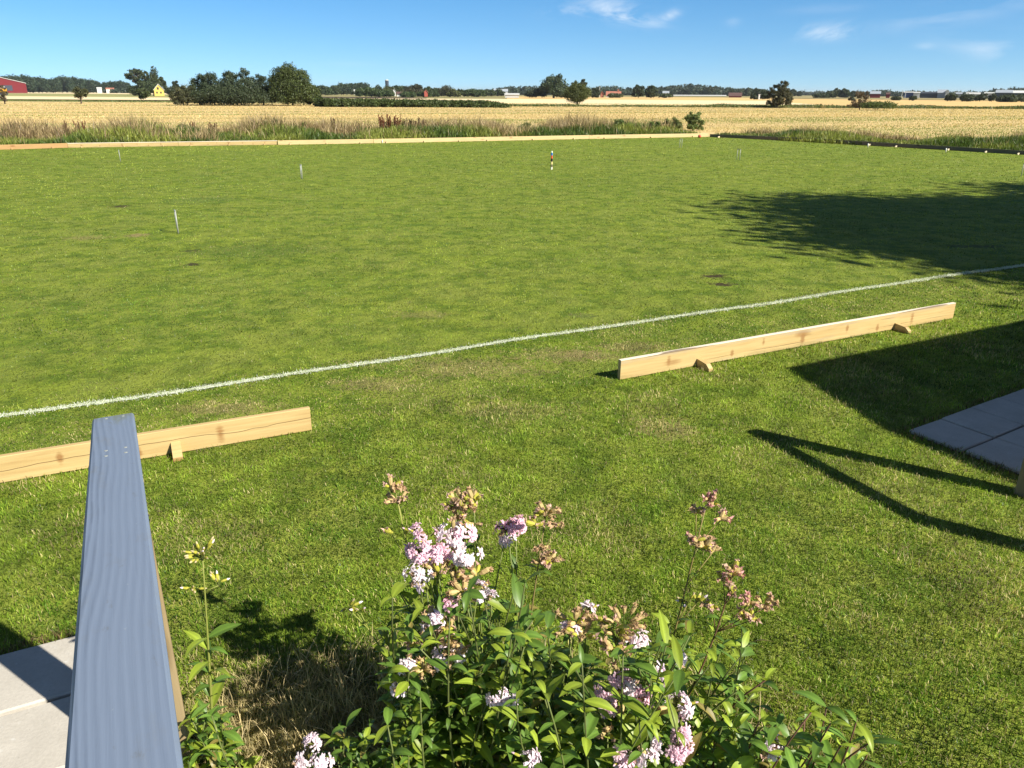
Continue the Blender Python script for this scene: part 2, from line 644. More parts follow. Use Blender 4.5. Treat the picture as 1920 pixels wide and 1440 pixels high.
MAT['pine'] = wood_material('pale_pine', (0.43, 0.300, 0.130), (0.51, 0.385, 0.185), (0.27, 0.145, 0.055), grey=True)
MAT['pine_clean'] = wood_material('clean_pine', (0.42, 0.29, 0.122), (0.51, 0.38, 0.178), (0.26, 0.130, 0.045), cracks=True)
MAT['pine_orange'] = wood_material('orange_pine', (0.36, 0.21, 0.09), (0.43, 0.27, 0.12), (0.22, 0.10, 0.04))
MAT['pine_far'] = wood_material('bleached_pine', (0.50, 0.37, 0.18), (0.58, 0.45, 0.24), (0.30, 0.17, 0.08))
MAT['pine_shaded'] = wood_material('shaded_pine', (0.11, 0.10, 0.075), (0.15, 0.135, 0.10), (0.05, 0.04, 0.03))  # pine with the shade on the right boards' face put into its colour
MAT['cut_end'] = plain('cut_wood_end', (0.75, 0.62, 0.42), 0.8, 0.2, 0, 0.1, 20)
MAT['post'] = wood_material('post_wood', (0.22, 0.16, 0.085), (0.28, 0.21, 0.115), (0.12, 0.08, 0.04), 2)


def rail_material():
    t = NT('blue_grey_wood')  # blue-grey tone set as the base colour of the rail
    # contour like growth rings running along the rail
    n0 = t.noise(t.coord('Object', (1.0, 6, 6)), 1.0, 2, 0.3)
    sep = t.n('ShaderNodeSeparateXYZ')
    t.link(t.tc.outputs['Object'], sep.inputs[0])
    y = t.math('ADD', t.math('MULTIPLY', sep.outputs[1], 1.0), t.math('MULTIPLY', n0, 0.085))
    ph = t.math('MULTIPLY', y, 560.0)
    w = t.math('SINE', ph, 0)
    fine = t.noise(t.coord('Object', (6, 260, 260)), 1.0, 4, 0.7)
    spots = t.noise(t.coord('Object', (16, 40, 40)), 1.0, 5, 0.7)
    wear = t.noise(t.coord('Object', (5, 14, 14)), 1.0, 6, 0.75)
    side = t.rng(y, -0.012, 0.045, 1.0, 0.15)          # rings fade on one half of the rail
    ringv = t.math('MULTIPLY', t.rng(w, -0.3, 1.0), t.math('MULTIPLY', side, t.rng(wear, 0.3, 0.65, 0.25, 1.0)))
    c = t.mix(ringv, (0.168, 0.212, 0.295), (0.080, 0.106, 0.158))
    c = t.mix(t.rng(fine, 0.4, 0.75, 0, 0.35), c, (0.200, 0.250, 0.345))
    c = t.mix(t.rng(wear, 0.55, 0.75, 0, 0.5), c, (0.17, 0.185, 0.20))
    c = t.mix(t.rng(spots, 0.62, 0.75, 0, 0.55), c, (0.13, 0.135, 0.135))
    c = t.mix(t.rng(spots, 0.34, 0.28, 0, 0.7), c, (0.34, 0.37, 0.40))
    # algae and bare wood near the far end
    sx_ = t.math('ADD', sep.outputs[0], t.rng(wear, 0.3, 0.7, -0.12, 0.12))
    c = t.mix(t.rng(sx_, 0.10, 0.0, 0, 0.6), c, (0.15, 0.165, 0.11))
    t.base(c, 0.7, 0.25)
    t.bump(t.math('ADD', w, t.math('MULTIPLY', fine, 2.0)), 0.10, 0.002)
    return t.m


MAT['rail'] = rail_material()
MAT['rail_side'] = plain('worn_rail_edge', (0.22, 0.165, 0.12), 0.8, 0.2, 0, 0.25, 30)


def slab_material():
    t = NT('concrete_slab')
    P = t.coord('Object')
    n1 = t.noise(P, 4, 6, 0.7)
    n2 = t.noise(P, 90, 4, 0.7)
    n3 = t.noise(P, 22, 5, 0.6)
    c = t.mix(t.rng(n1, 0.3, 0.7), (0.38, 0.35, 0.305), (0.50, 0.465, 0.41))
    c = t.mix(t.rng(n2, 0.4, 0.7, 0, 0.4), c, (0.32, 0.295, 0.26))
    n4 = t.noise(P, 1.7, 5, 0.7)
    c = t.mix(t.rng(n4, 0.5, 0.7, 0, 0.45), c, (0.30, 0.275, 0.225))
    n5 = t.noise(P, 38, 3, 0.8)
    c = t.mix(t.rng(n5, 0.69, 0.73, 0, 0.75), c, (0.09, 0.085, 0.06))
    c = t.mix(t.rng(n3, 0.66, 0.72, 0, 0.6), c, (0.55, 0.54, 0.51))
    c = t.mix(t.rng(n3, 0.30, 0.24, 0, 0.6), c, (0.16, 0.15, 0.12))
    t.base(c, 0.9, 0.15)
    t.bump(n2, 0.4, 0.003)
    return t.m


MAT['slab'] = slab_material()
MAT['steel'] = plain('galvanised_steel', (0.30, 0.31, 0.28), 0.45, 0.5, 0.0, 0.1, 20)


def line_material():
    t = NT('line_paint')
    n = t.noise(t.coord('Object'), 38, 5, 0.75)
    n2 = t.noise(t.coord('Object'), 160, 3, 0.7)
    c = t.mix(t.rng(n, 0.45, 0.62), (0.66, 0.68, 0.60), (0.30, 0.36, 0.16))
    c = t.mix(t.rng(n2, 0.5, 0.68), c, (0.16, 0.22, 0.05))
    t.base(c, 0.9, 0.1)
    return t.m


MAT['line'] = line_material()

COURT_DIR = (G(1920, 497) - G(0, 783))[:2]
COURT_DIR /= np.linalg.norm(COURT_DIR)
CA = atan2(COURT_DIR[1], COURT_DIR[0])
U2 = COURT_DIR                                   # along the line, to the right and away
W2 = np.array([-U2[1], U2[0]])                   # across the court, away from the camera

#@@PARTS
# ================================================================== SETTING
far_c = G(1326, 256)[:2]
far_l = G(0, 279)[:2]
far_dir = (far_l - far_c) / np.linalg.norm(far_l - far_c)
rt_p = G(1920, 290)[:2]
rt_dir = (rt_p - far_c) / np.linalg.norm(rt_p - far_c)


def sheet(name, poly, z, mat):
    V = [(p[0], p[1], z) for p in poly]
    o = mesh_np(name, V, [np.array([list(range(len(V)))])], mat)
    me = o.data
    if me.polygons[0].normal.z < 0:
        me.flip_normals()
    return tag(o, kind='structure')


sheet('ground', [(9000 * cos(a), 9000 * sin(a)) for a in np.linspace(0, 2 * pi, 65)[:-1]], -0.30, MAT['ground'])
lawn_poly = [far_c, far_c + far_dir * 46, (-36, -6), (26, -6), far_c + rt_dir * 40]
sheet('lawn', lawn_poly, 0.0, MAT['lawn'])


def pxpoly(pts):
    return [G(x, y)[:2] for x, y in pts]


sheet('stubble_field', pxpoly([(-900, 300), (0, 276), (1326, 262), (1920, 300), (3000, 400), (3000, 212), (1920, 204), (1440, 200), (950, 198), (600, 195), (330, 192), (0, 189.5), (-900, 184)]), -0.04, MAT['stubble'])
sheet('ripe_field', pxpoly([(600, 195), (950, 198), (1440, 200), (1600, 201), (1440, 188.5), (950, 185), (600, 183.5)]), -0.07, MAT['ripe'])
sheet('tan_field', pxpoly([(950, 180.3), (1440, 182.8), (1920, 186), (3000, 193), (3000, 212), (1920, 204), (1440, 200), (950, 198)]), -0.12, MAT['tan'])
sheet('pale_field', pxpoly([(-600, 181), (0, 185.5), (330, 187.5), (330, 183), (180, 181.5), (0, 180), (-600, 176)]), -0.02, MAT['ripe'])
sheet('pasture', pxpoly([(-600, 176), (0, 180), (330, 183), (330, 177), (0, 174.6), (-600, 172)]), -0.08, MAT['greenfield'])
sheet('pale_field', pxpoly([(-300, 173.4), (0, 174.6), (330, 177.2), (330, 174.6), (0, 172.4), (-300, 171)]), 0.0, MAT['ripe'])
sheet('bare_field', pxpoly([(585, 183.4), (800, 184.6), (800, 183.2), (585, 181.0)]), 0.0, MAT['soil'])
sheet('pasture', pxpoly([(1480, 184.6), (1920, 188.6), (2300, 191), (2300, 183), (1920, 181), (1480, 180.4)]), 0.0, field_material('dry_pasture', (0.26, 0.22, 0.10), (0.32, 0.26, 0.13), (0.22, 0.20, 0.09), 0.1))

# white boundary line: a thin painted strip with a ragged edge
La, Lb = G(0, 783)[:2], G(1920, 497)[:2]
La, Lb = La - U2 * 6, Lb + U2 * 12
n = 700
tt = np.linspace(0, 1, n)
ctr = La + (Lb - La) * tt[:, None] + W2 * (0.012 * np.sin(tt * 40) + 0.01 * np.sin(tt * 97))[:, None]
w1 = 0.026 + 0.006 * RNG.standard_normal(n)
w2 = 0.026 + 0.006 * RNG.standard_normal(n)
V = np.zeros((2 * n, 3))
V[:n, :2] = ctr + W2 * w1[:, None]
V[n:, :2] = ctr - W2 * w2[:, None]
V[:, 2] = 0.005
i = np.arange(n - 1)
tag(mesh_np('boundary_line', V, [np.stack([n + i, n + i + 1, i + 1, i], 1)], MAT['line']), kind='structure')

# paving: square concrete slabs on both sides
slab_polys = []


def paving(origin, ang, ni, nj, s=0.335):
    a = radians(ang)
    e1 = np.array([cos(a), sin(a)])
    e2 = np.array([sin(a), -cos(a)])
    mb = MB()
    for i in range(ni):
        for j in range(nj):
            c = origin + e1 * (i + 0.5) * s + e2 * (j + 0.5) * s
            mb.box((c[0], c[1], 0.003 + random.uniform(-0.006, 0.006)), (s - 0.013 + random.uniform(-0.004, 0.002), s - 0.013 + random.uniform(-0.004, 0.002), 0.045), a + random.uniform(-0.014, 0.014), bev=0.006)
    q = [origin, origin + e1 * s * ni, origin + e1 * s * ni + e2 * s * nj, origin + e2 * s * nj]
    slab_polys.append(q)
    sheet('path', [p for p in q], 0.0045, MAT['soil'])
    o = mb.build('paving', MAT['slab'])
    return tag(o, kind='structure')


paving(G(1700, 812)[:2], 32, 9, 9)
lp = G(0, 1235)[:2]
paving(lp - np.array([cos(radians(27)), sin(radians(27))]) * 0.335 * 3.1, 27, 4, 7)


def in_quad(P, q, grow=0.0):
    c = sum(np.array(p) for p in q) / 4
    ins = np.ones(len(P), bool)
    for k in range(4):
        a = np.array(q[k])
        b = np.array(q[(k + 1) % 4])
        d = (b - a) / np.linalg.norm(b - a)
        nrm = np.array([-d[1], d[0]])
        if np.dot(c - a, nrm) < 0:
            nrm = -nrm
        ins &= ((P - a) @ nrm) > -grow
    return ins


# ================================================================== GRASS
def blade_mesh(name, P, h, w, col, lean=0.5, three=False, mat='blade', z=0.0, flat=None):
    N = len(P)
    az = RNG.random(N) * 2 * pi
    ld = RNG.random(N) * 2 * pi
    ln = h * lean * (0.15 + RNG.random(N))
    hz = np.sqrt(np.maximum(h * h - ln * ln, (0.15 * h) ** 2))
    ax = np.stack([np.cos(az), np.sin(az), np.zeros(N)], 1) * (w / 2)[:, None]
    L = np.stack([np.cos(ld) * ln, np.sin(ld) * ln, hz], 1)
    B = np.concatenate([P, np.full((N, 1), z)], 1)
    if three:
        V = np.stack([B - ax, B + ax, B + L], 1).reshape(-1, 3)
        F = [np.arange(3 * N).reshape(N, 3)]
        c = np.repeat(col, 3, axis=0)
    else:
        mid = B + L * np.array([0.38, 0.38, 0.62])
        V = np.stack([B - ax, B + ax, mid + ax * 0.8, mid - ax * 0.8, B + L], 1).reshape(-1, 3)
        k = np.arange(N)[:, None] * 5
        F = [k + np.array([[0, 1, 2, 3]]), k + np.array([[3, 2, 4]])]
        c = np.repeat(col, 5, axis=0)
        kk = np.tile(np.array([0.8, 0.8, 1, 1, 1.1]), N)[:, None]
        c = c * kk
    return mesh_np(name, V, F, MAT[mat], color=c)


def line_dist(P):
    return (P - G(960, 645)[:2]) @ W2


def sample_fan(N, r0, r1, power, a0=-40, a1=40):
    """points of a fan in front of the viewer, density falling as r**-power"""
    u = RNG.random(N)
    k = 2 - power
    if abs(k) < 1e-6:
        r = r0 * (r1 / r0) ** u
    else:
        r = (r0 ** k + u * (r1 ** k - r0 ** k)) ** (1 / k)
    a = np.radians(a0 + (a1 - a0) * RNG.random(N))
    return np.stack([r * np.sin(a), r * np.cos(a)], 1), r


def spot_mask(P, which):
    m = np.zeros(len(P))
    for (px, py, rx, ry, colr, hard) in SPOTS:
        if (colr is DIRT) != which:
            continue
        g = G(px, py)[:2]
        d = np.hypot((P[:, 0] - g[0]) / rx, (P[:, 1] - g[1]) / ry) + (fbm(P[:, 0] + 9, P[:, 1], 0.16, 4) - 0.5) * 1.9
        m = np.maximum(m, np.clip((1.0 - d) / 0.35, 0, 1) * hard)
    return m


BED = np.array([[-0.85, 1.2], [-0.95, 2.0], [-0.72, 2.25], [-0.1, 2.3], [0.75, 2.15], [1.0, 1.75], [1.25, 1.1]])


def in_poly(P, poly):
    ins = np.zeros(len(P), bool)
    n = len(poly)
    for i in range(n):
        x1, y1 = poly[i]
        x2, y2 = poly[(i + 1) % n]
        c = ((y1 > P[:, 1]) != (y2 > P[:, 1])) & (P[:, 0] < (x2 - x1) * (P[:, 1] - y1) / (y2 - y1 + 1e-12) + x1)
        ins ^= c
    return ins


def grass_color(P, N, dry_amt):
    tone = 0.6 * fbm(P[:, 0], P[:, 1], 1.3, 4) + 0.4 * fbm(P[:, 0] + 4, P[:, 1] + 9, 0.35, 3)
    tone2 = fbm(P[:, 0] + 31, P[:, 1] + 7, 0.22, 3)
    g1 = np.array([0.190, 0.280, 0.026])
    g2 = np.array([0.075, 0.148, 0.012])
    g3 = np.array([0.270, 0.345, 0.045])
    t = np.clip((tone - 0.36) / 0.28, 0, 1)[:, None]
    c = g2 * (1 - t) + g1 * t
    r = RNG.random(N)[:, None]
    c = c * (0.45 + 1.1 * r)
    lm = (RNG.random(N) < 0.10 + 0.30 * np.clip((tone2 - 0.4) / 0.3, 0, 1))
    c[lm] = g3 * (0.7 + 0.6 * RNG.random((lm.sum(), 1)))
    d = RNG.random(N) < dry_amt
    straw = np.array([0.50, 0.42, 0.20])
    c[d] = straw * (0.45 + 0.8 * RNG.random((d.sum(), 1)))
    return c


# near lawn
P, r = sample_fan(700000, 1.25, 13.0, 1.6, -48, 58)
ld_ = line_dist(P)
keep = ~(in_quad(P, slab_polys[0], -0.015) | in_quad(P, slab_polys[1], -0.015))
keep &= (ld_ < 0.12 + 0.15 * RNG.random(len(P)))
P, r, ld_ = P[keep], r[keep], ld_[keep]
N = len(P)
bed = in_poly(P, BED)
edge = np.clip((1 - np.abs(ld_ + 0.55) / 0.55), 0, 1)           # worn strip between line and boards
n1 = fbm(P[:, 0] + 3, P[:, 1] - 8, 0.55, 4)
dry = 0.07 + 0.36 * np.clip((n1 - 0.50) / 0.2, 0, 1) + 0.16 * edge + 0.5 * spot_mask(P, False)
rb = np.clip((P[:, 0] - 0.9) / 1.5, 0, 1) * np.clip((3.6 - P[:, 1]) / 1.6, 0, 1)
dry += 0.30 * rb
bl = np.clip(1.25 - np.hypot((P[:, 0] + 0.60) / 0.55, (P[:, 1] - 1.78) / 0.45), 0, 1)
dry += 1.2 * bl
col = grass_color(P, N, dry)
clump = fbm(P[:, 0] + 8, P[:, 1], 0.10, 3)
col *= (0.45 + 0.95 * np.clip((clump - 0.25) / 0.5, 0, 1))[:, None]
h = (0.011 + 0.014 * RNG.random(N)) * (0.6 + 0.5 * n1 + 0.5 * clump)
h *= np.where(ld_ > -0.9, 0.6, 1.0)
for q in slab_polys:
    near = in_quad(P, q, 0.06)
    h[near] *= 1.9
    br = near & (RNG.random(N) < 0.55)
    col[br] = np.array([0.16, 0.11, 0.055]) * (0.5 + RNG.random((br.sum(), 1)))
h += 0.035 * bl * RNG.random(N)
w = np.maximum(0.0020 + 0.0018 * RNG.random(N), 0.00078 * r)
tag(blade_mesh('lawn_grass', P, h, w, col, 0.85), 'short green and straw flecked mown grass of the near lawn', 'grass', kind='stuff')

# court grass: shorter, finer; blades get larger with distance only as much as they can still be told apart
P, r = sample_fan(330000, 3.2, 40.0, 2.05, -44, 44)
ld_ = line_dist(P)
keep = (ld_ > 0.0) & (RNG.random(len(P)) > 0.97 * spot_mask(P, True))
fb = (P - far_c) @ np.array([far_dir[1], -far_dir[0]])
rb_ = (P - far_c) @ np.array([-rt_dir[1], rt_dir[0]])
sgn = np.sign((np.array([0, 10]) - far_c) @ np.array([far_dir[1], -far_dir[0]]))
sgn2 = np.sign((np.array([0, 10]) - far_c) @ np.array([-rt_dir[1], rt_dir[0]]))
keep &= (fb * sgn > 0.1) & (rb_ * sgn2 > 0.1)
P, r, ld_ = P[keep], r[keep], ld_[keep]
N = len(P)
tone = 0.55 * fbm(P[:, 0], P[:, 1], 3.2, 4) + 0.45 * fbm(P[:, 0] * 0.5 + 20, P[:, 1] + 3, 0.7, 4)
tone2 = fbm(P[:, 0] + 50, P[:, 1], 0.5, 3)
t = np.clip((tone - 0.36) / 0.28, 0, 1)[:, None]
col = np.array([0.120, 0.200, 0.022]) * (1 - t) + np.array([0.280, 0.330, 0.045]) * t
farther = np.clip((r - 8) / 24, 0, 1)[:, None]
mot = 0.5 * fbm(P[:, 0] + 61, P[:, 1] + 5, 0.14, 3) + 0.5 * fbm(P[:, 0] + 13, P[:, 1] * 1.4, 0.6, 4)
mot = np.clip((mot - 0.36) / 0.28, 0, 1)[:, None]
col = col * (0.50 + 1.0 * mot)
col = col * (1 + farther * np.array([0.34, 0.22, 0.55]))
col = col * (0.80 + 0.52 * RNG.random((N, 1))) * (0.85 + 0.3 * tone2[:, None])
dm = RNG.random(N) < 0.05 * np.clip(8 / r, 0.2, 1) + 0.1 * np.clip((tone2 - 0.5) / 0.2, 0, 1) + 0.6 * spot_mask(P, False)
col[dm] = np.array([0.32, 0.27, 0.11]) * (0.6 + 0.6 * RNG.random((dm.sum(), 1)))
h = 0.010 + 0.010 * RNG.random(N) + 0.0003 * r
w = np.maximum(0.003, 0.0010 * r)
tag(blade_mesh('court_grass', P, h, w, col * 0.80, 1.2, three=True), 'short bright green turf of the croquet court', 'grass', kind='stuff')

# paint on the blades of the boundary line
N = 42000
t = RNG.random(N) ** 1.0
P = La + (Lb - La) * t[:, None] + W2 * (0.012 * np.sin(t * 40) + 0.01 * np.sin(t * 97) + 0.021 * RNG.standard_normal(N))[:, None]
r = np.hypot(P[:, 0], P[:, 1])
col = np.array([0.66, 0.68, 0.60]) * (0.7 + 0.45 * RNG.random((N, 1)))
tag(blade_mesh('painted_grass', P, 0.012 + 0.01 * RNG.random(N), np.maximum(0.003, 0.0009 * r), col, 0.95, three=True), 'white painted grass along the boundary line', 'grass', kind='stuff')

# straw and dead stems in the flower bed
N = 9000
P = np.stack([RNG.uniform(-1.0, 1.3, N), RNG.uniform(1.2, 2.4, N)], 1)
dd = np.hypot((P[:, 0] + 0.60) / 0.42, (P[:, 1] - 1.75) / 0.45)
keep = in_poly(P, BED) & ((RNG.random(N) < 0.25) | (dd < 1 + 0.3 * RNG.random(N)))
keep &= ~in_quad(P, slab_polys[1], 0.03)
P = P[keep]
N = len(P)
col = np.array([0.58, 0.46, 0.24]) * (0.5 + 0.9 * RNG.random((N, 1)))
tag(blade_mesh('dead_straw', P, 0.05 + 0.09 * RNG.random(N), 0.0025 + 0.0015 * RNG.random(N), col, 1.0), 'tangled pale straw lying at the foot of the flowers', 'straw', kind='stuff')

# stubble and weeds
N = 420000
ra = RNG.random(N)
d = 24 * (165 / 24.0) ** ra
a = np.radians(RNG.uniform(-40, 44, N))
P = np.stack([d * np.sin(a), d * np.cos(a)], 1)
row = (P @ np.array([-sin(radians(20)), cos(radians(20))]))
along = (P @ np.array([cos(radians(20)), sin(radians(20))]))
bnd = np.clip((fbm(along * 0.05, row, 5, 4) - 0.28) / 0.44, 0, 1)
green = fbm(along * 0.04 + 40, row, 7, 3)
behind = (((P - far_c) @ np.array([far_dir[1], -far_dir[0]])) * sgn < -5.0)
beside = (((P - far_c) @ np.array([-rt_dir[1], rt_dir[0]])) * sgn2 < -4.2)
keep = (behind | beside) & (RNG.random(N) < 0.55 + 0.5 * bnd)
P, d, green, bnd, along = P[keep], d[keep], green[keep], bnd[keep], along[keep]
N = len(P)
gold = np.array([0.64, 0.50, 0.24])
brown = np.array([0.49, 0.37, 0.17])
col = (brown + (gold - brown) * bnd[:, None]) * (0.6 + 0.7 * RNG.random((N, 1)))
rightside = np.clip((P[:, 0] / P[:, 1] - 0.26) / 0.12, 0, 1) * np.clip((82 - d) / 25, 0, 1)
gm = RNG.random(N) < np.clip((green - 0.54) / 0.08, 0, 1) * 0.75 + rightside * np.clip((green - 0.36) / 0.12, 0.4, 0.92)
col[gm] = np.array([0.22, 0.26, 0.065]) * (0.6 + 0.7 * RNG.random((gm.sum(), 1)))
h = (0.03 + 0.07 * RNG.random(N)) * (0.6 + 0.7 * bnd)
tag(blade_mesh('stubble', P, h, 0.0009 * d, col, 0.9, three=True, z=-0.04), 'cut golden stubble in rows across the field', 'stubble', kind='stuff')


def verge(name, label, a, b, depth, N, hmul, greenness, seed):
    t = RNG.random(N)
    back = RNG.random(N) ** 0.9 * depth
    side = np.array([-(b - a)[1], (b - a)[0]])
    side /= np.linalg.norm(side)
    if side @ (np.array([0, 10]) - a) > 0:
        side = -side
    P = a + (b - a) * t[:, None] + side * (0.35 + back)[:, None]
    f = back / depth
    nz = fbm(P[:, 0] + seed, P[:, 1] * 0.6, 2.6, 4)
    nz2 = fbm(P[:, 0] + 11 + seed, P[:, 1], 1.1, 3)
    g = np.clip(greenness * (1.25 - 0.75 * f) + (nz2 - 0.5) * 1.8, 0.05, 0.985)
    isg = RNG.random(N) < g
    hg = 0.16 + 0.75 * np.clip(nz - 0.25, 0.03, 1) * np.clip(f * 3 + 0.25, 0, 1)
    hs = 0.30 + 0.85 * np.clip(nz - 0.15, 0.05, 1) * np.clip(f * 2.5 + 0.2, 0, 1)
    h = np.where(isg, hg, hs) * (0.55 + 0.6 * RNG.random(N)) * hmul
    straw = np.array([0.50, 0.38, 0.20]) * (0.5 + 0.7 * RNG.random((N, 1)))
    br = RNG.random(N) < 0.45 + 0.5 * (fbm(P[:, 0] + 70, P[:, 1], 3, 3) - 0.5)
    straw[br] = np.array([0.22, 0.155, 0.085]) * (0.5 + 0.9 * RNG.random((br.sum(), 1)))
    yg = np.clip((fbm(P[:, 0] + 140, P[:, 1], 1.6, 3) - 0.45) / 0.2, 0, 1)[:, None]
    gr = (np.array([0.090, 0.140, 0.026]) * (1 - yg) + np.array([0.26, 0.29, 0.06]) * yg) * (0.4 + 0.9 * RNG.random((N, 1)))
    col = np.where(isg[:, None], gr, straw)
    w = np.where(isg, 0.036, 0.022) * (0.6 + 0.8 * RNG.random(N))
    return tag(blade_mesh(name, P, h, w, col, 0.55, z=-0.05), label, 'weeds', kind='stuff')


verge('weed_verge', 'tall mixed grass and brown weeds behind the pale far boards', far_c + far_dir * 0.0, far_c + far_dir * 44, 4.8, 130000, 1.6, 1.05, 0)
verge('grass_verge', 'rank green grass behind the dark side boards', far_c + rt_dir * 34, far_c, 4.0, 100000, 1.0, 1.5, 77)
# low strip of weeds along the far edge of the stubble
a_, b_ = G(940, 199)[:2], G(2100, 205)[:2]
N = 30000
t = RNG.random(N)
P = a_ + (b_ - a_) * t[:, None] + np.stack([np.zeros(N), RNG.random(N) * 12], 1)
nz = fbm(P[:, 0], P[:, 1], 7, 4)
col = np.array([0.090, 0.125, 0.034]) * (0.5 + 0.9 * RNG.random((N, 1)))
s_ = RNG.random(N) < 0.2
col[s_] = np.array([0.34, 0.27, 0.13]) * (0.6 + 0.6 * RNG.random((s_.sum(), 1)))
tag(blade_mesh('ditch_weeds', P, (0.12 + 0.85 * np.clip(nz - 0.25, 0, 1)) * (0.5 + 0.6 * RNG.random(N)), np.full(N, 0.13), col, 0.8, z=-0.05), 'low dark green weeds along the ditch beyond the stubble', 'weeds', kind='stuff')
a_, b_ = G(-200, 187.5)[:2], G(330, 191.5)[:2]
N = 6000
P = a_ + (b_ - a_) * RNG.random(N)[:, None] + np.stack([np.zeros(N), RNG.random(N) * 10], 1)
col = np.array([0.17, 0.19, 0.06]) * (0.5 + 0.9 * RNG.random((N, 1)))
tag(blade_mesh('ditch_grass', P, 0.08 + 0.22 * RNG.random(N), np.full(N, 0.15), col, 0.8, z=-0.05), 'thin green grass strip left of the willow thicket', 'weeds', kind='stuff')
# ================================================================== BOARDS
PLANK_H, PLANK_T = 0.145, 0.034


def board(a, b, mat, label, legs=(), leg_side=-1, foot=(0.019, 0.06), group=None, lean=0.0, leg_mat='pine', h=PLANK_H, bend=0.0, endmat=None, name='edge_board', z0=0.004):
    """plank on edge from a to b (ground points), with short wedge feet nailed on one side"""
    a = np.array(a, float)
    b = np.array(b, float)
    L = np.linalg.norm(b - a)
    d = (b - a) / L
    rz = atan2(d[1], d[0])
    root = empty(name, (a[0], a[1], 0), rz, label, 'board', group)
    mb = MB()
    nseg = 10
    t, b_ = PLANK_T, 0.003
    prof = [(-t / 2, b_), (-t / 2 + b_, 0), (t / 2 - b_, 0), (t / 2, b_), (t / 2, h - b_), (t / 2 - b_, h), (-t / 2 + b_, h), (-t / 2, h - b_)]
    V = []
    for i in range(nseg + 1):
        x = L * i / nseg
        off = bend * 4 * (i / nseg) * (1 - i / nseg)
        for (y, z) in prof:
            V.append((x, y + off + lean * z, z + z0))
    F = []
    m = len(prof)
    for i in range(nseg):
        for k in range(m):
            k2 = (k + 1) % m
            F.append((i * m + k, (i + 1) * m + k, (i + 1) * m + k2, i * m + k2))
    F.append(tuple(range(m)))
    F.append(tuple(nseg * m + k for k in range(m))[::-1])
    mb.add(V, F)
    mb.build('plank', MAT[mat], root)
    for (s, ln) in legs:
        x = s * L
        off = bend * 4 * s * (1 - s)
        fb_ = MB()
        hw = foot[0]
        y0 = leg_side * (PLANK_T / 2 + 0.0015) + off
        y1 = y0 + leg_side * ln
        hh = foot[1]
        zb = z0 - 0.003
        pr_ = [(y0, zb), (y1, zb), (y1 - leg_side * 0.0, zb + 0.022), (y1 - leg_side * 0.035, zb + 0.05), (y0, zb + hh)]
        V = [(x - hw, y, z) for y, z in pr_] + [(x + hw, y, z) for y, z in pr_]
        k = len(pr_)
        F = [tuple(range(k)), tuple(range(k, 2 * k))[::-1]] + [(i, k + i, k + (i + 1) % k, (i + 1) % k) for i in range(k)]
        if leg_side > 0:
            F = [f[::-1] for f in F]
        fb_.add(V, F)
        fb_.build('foot', MAT[leg_mat], root)
    return root


board(G(1160, 712)[:2], G(1783, 597)[:2], 'pine', 'pale pine board on two feet, lying right of the gap near the white line', legs=((0.193, 0.14), (0.788, 0.14)), leg_side=-1, bend=0.0)
bl0, bl1 = G(0, 905)[:2], G(584, 806)[:2]
bdir = (bl1 - bl0) / np.linalg.norm(bl1 - bl0)
board(bl1 - bdir * 3.56, bl1, 'pine_clean', 'pale pine board crossing behind the blue-grey handrail, one end cut square', legs=((0.18, 0.10), (0.79, 0.10)), leg_side=-1, foot=(0.025, 0.075), leg_mat='pine_clean')

# far row: joints read off the photo along the row
jx = [(-330, 292), (-90, 283.5), (128, 277.3), (335, 274.2), (521, 271.6), (700, 268.6), (885, 265.0), (1104, 260.6), (1328, 256.6)]
ordinal = ['outermost left far board, orange, partly out of the photo', 'orange weathered board at the left end of the far row',
           'honey coloured far board between orange board and the jog in the row', 'pale far board ending left at the jog', 'bleached far board right of the jog in the row',
           'straw pale far board in front of the large red dock', 'long pale far board behind the striped peg', 'palest far board ending at the far corner of the court']
for k in range(8):
    a, b = G(*jx[k])[:2], G(*jx[k + 1])[:2]
    d = (b - a) / np.linalg.norm(b - a)
    nrm = np.array([-d[1], d[0]])
    off = 0.05 if k in (4, 5) else 0.0
    a, b = a - nrm * off, b - nrm * off
    m = 'pine_orange' if k < 2 else ('pine' if k in (2, 3) else 'pine_far')
    board(a + d * 0.006, b - d * 0.006, m, ordinal[k], legs=((0.12, 0.09), (0.5, 0.09), (0.86, 0.09)), leg_side=-1, group='boards of the far court edge', leg_mat=m, h=0.16, bend=random.uniform(-0.03, 0.03), z0=0.004)
jx2 = [(1330, 257.0), (1527, 265.4), (1642, 273.2), (1824, 284.4), (1935, 291.2), (2150, 306)]
ordinal2 = ['dark shaded board meeting the pale row at the far corner', 'second dark board from the far corner, ending at a step', 'third dark board from the far corner, two feet showing',
            'fourth dark board from the far corner, at the right photo edge', 'dark board beyond the right photo edge']
legs2 = [((0.9, 0.13), (0.1, 0.13)), ((0.2, 0.13), (0.93, 0.13)), ((0.24, 0.13), (0.78, 0.13)), ((0.25, 0.13), (0.8, 0.13)), ((0.3, 0.13),)]
for k in range(5):
    a, b = G(*jx2[k])[:2], G(*jx2[k + 1])[:2]
    d = (b - a) / np.linalg.norm(b - a)
    board(a + d * (0.03 if k == 0 else 0.006), b - d * 0.006, 'pine_shaded', ordinal2[k], legs=legs2[k], leg_side=-1, group='dark boards of the right court edge', leg_mat='cut_end', h=0.13)

# ================================================================== CROQUET FURNITURE


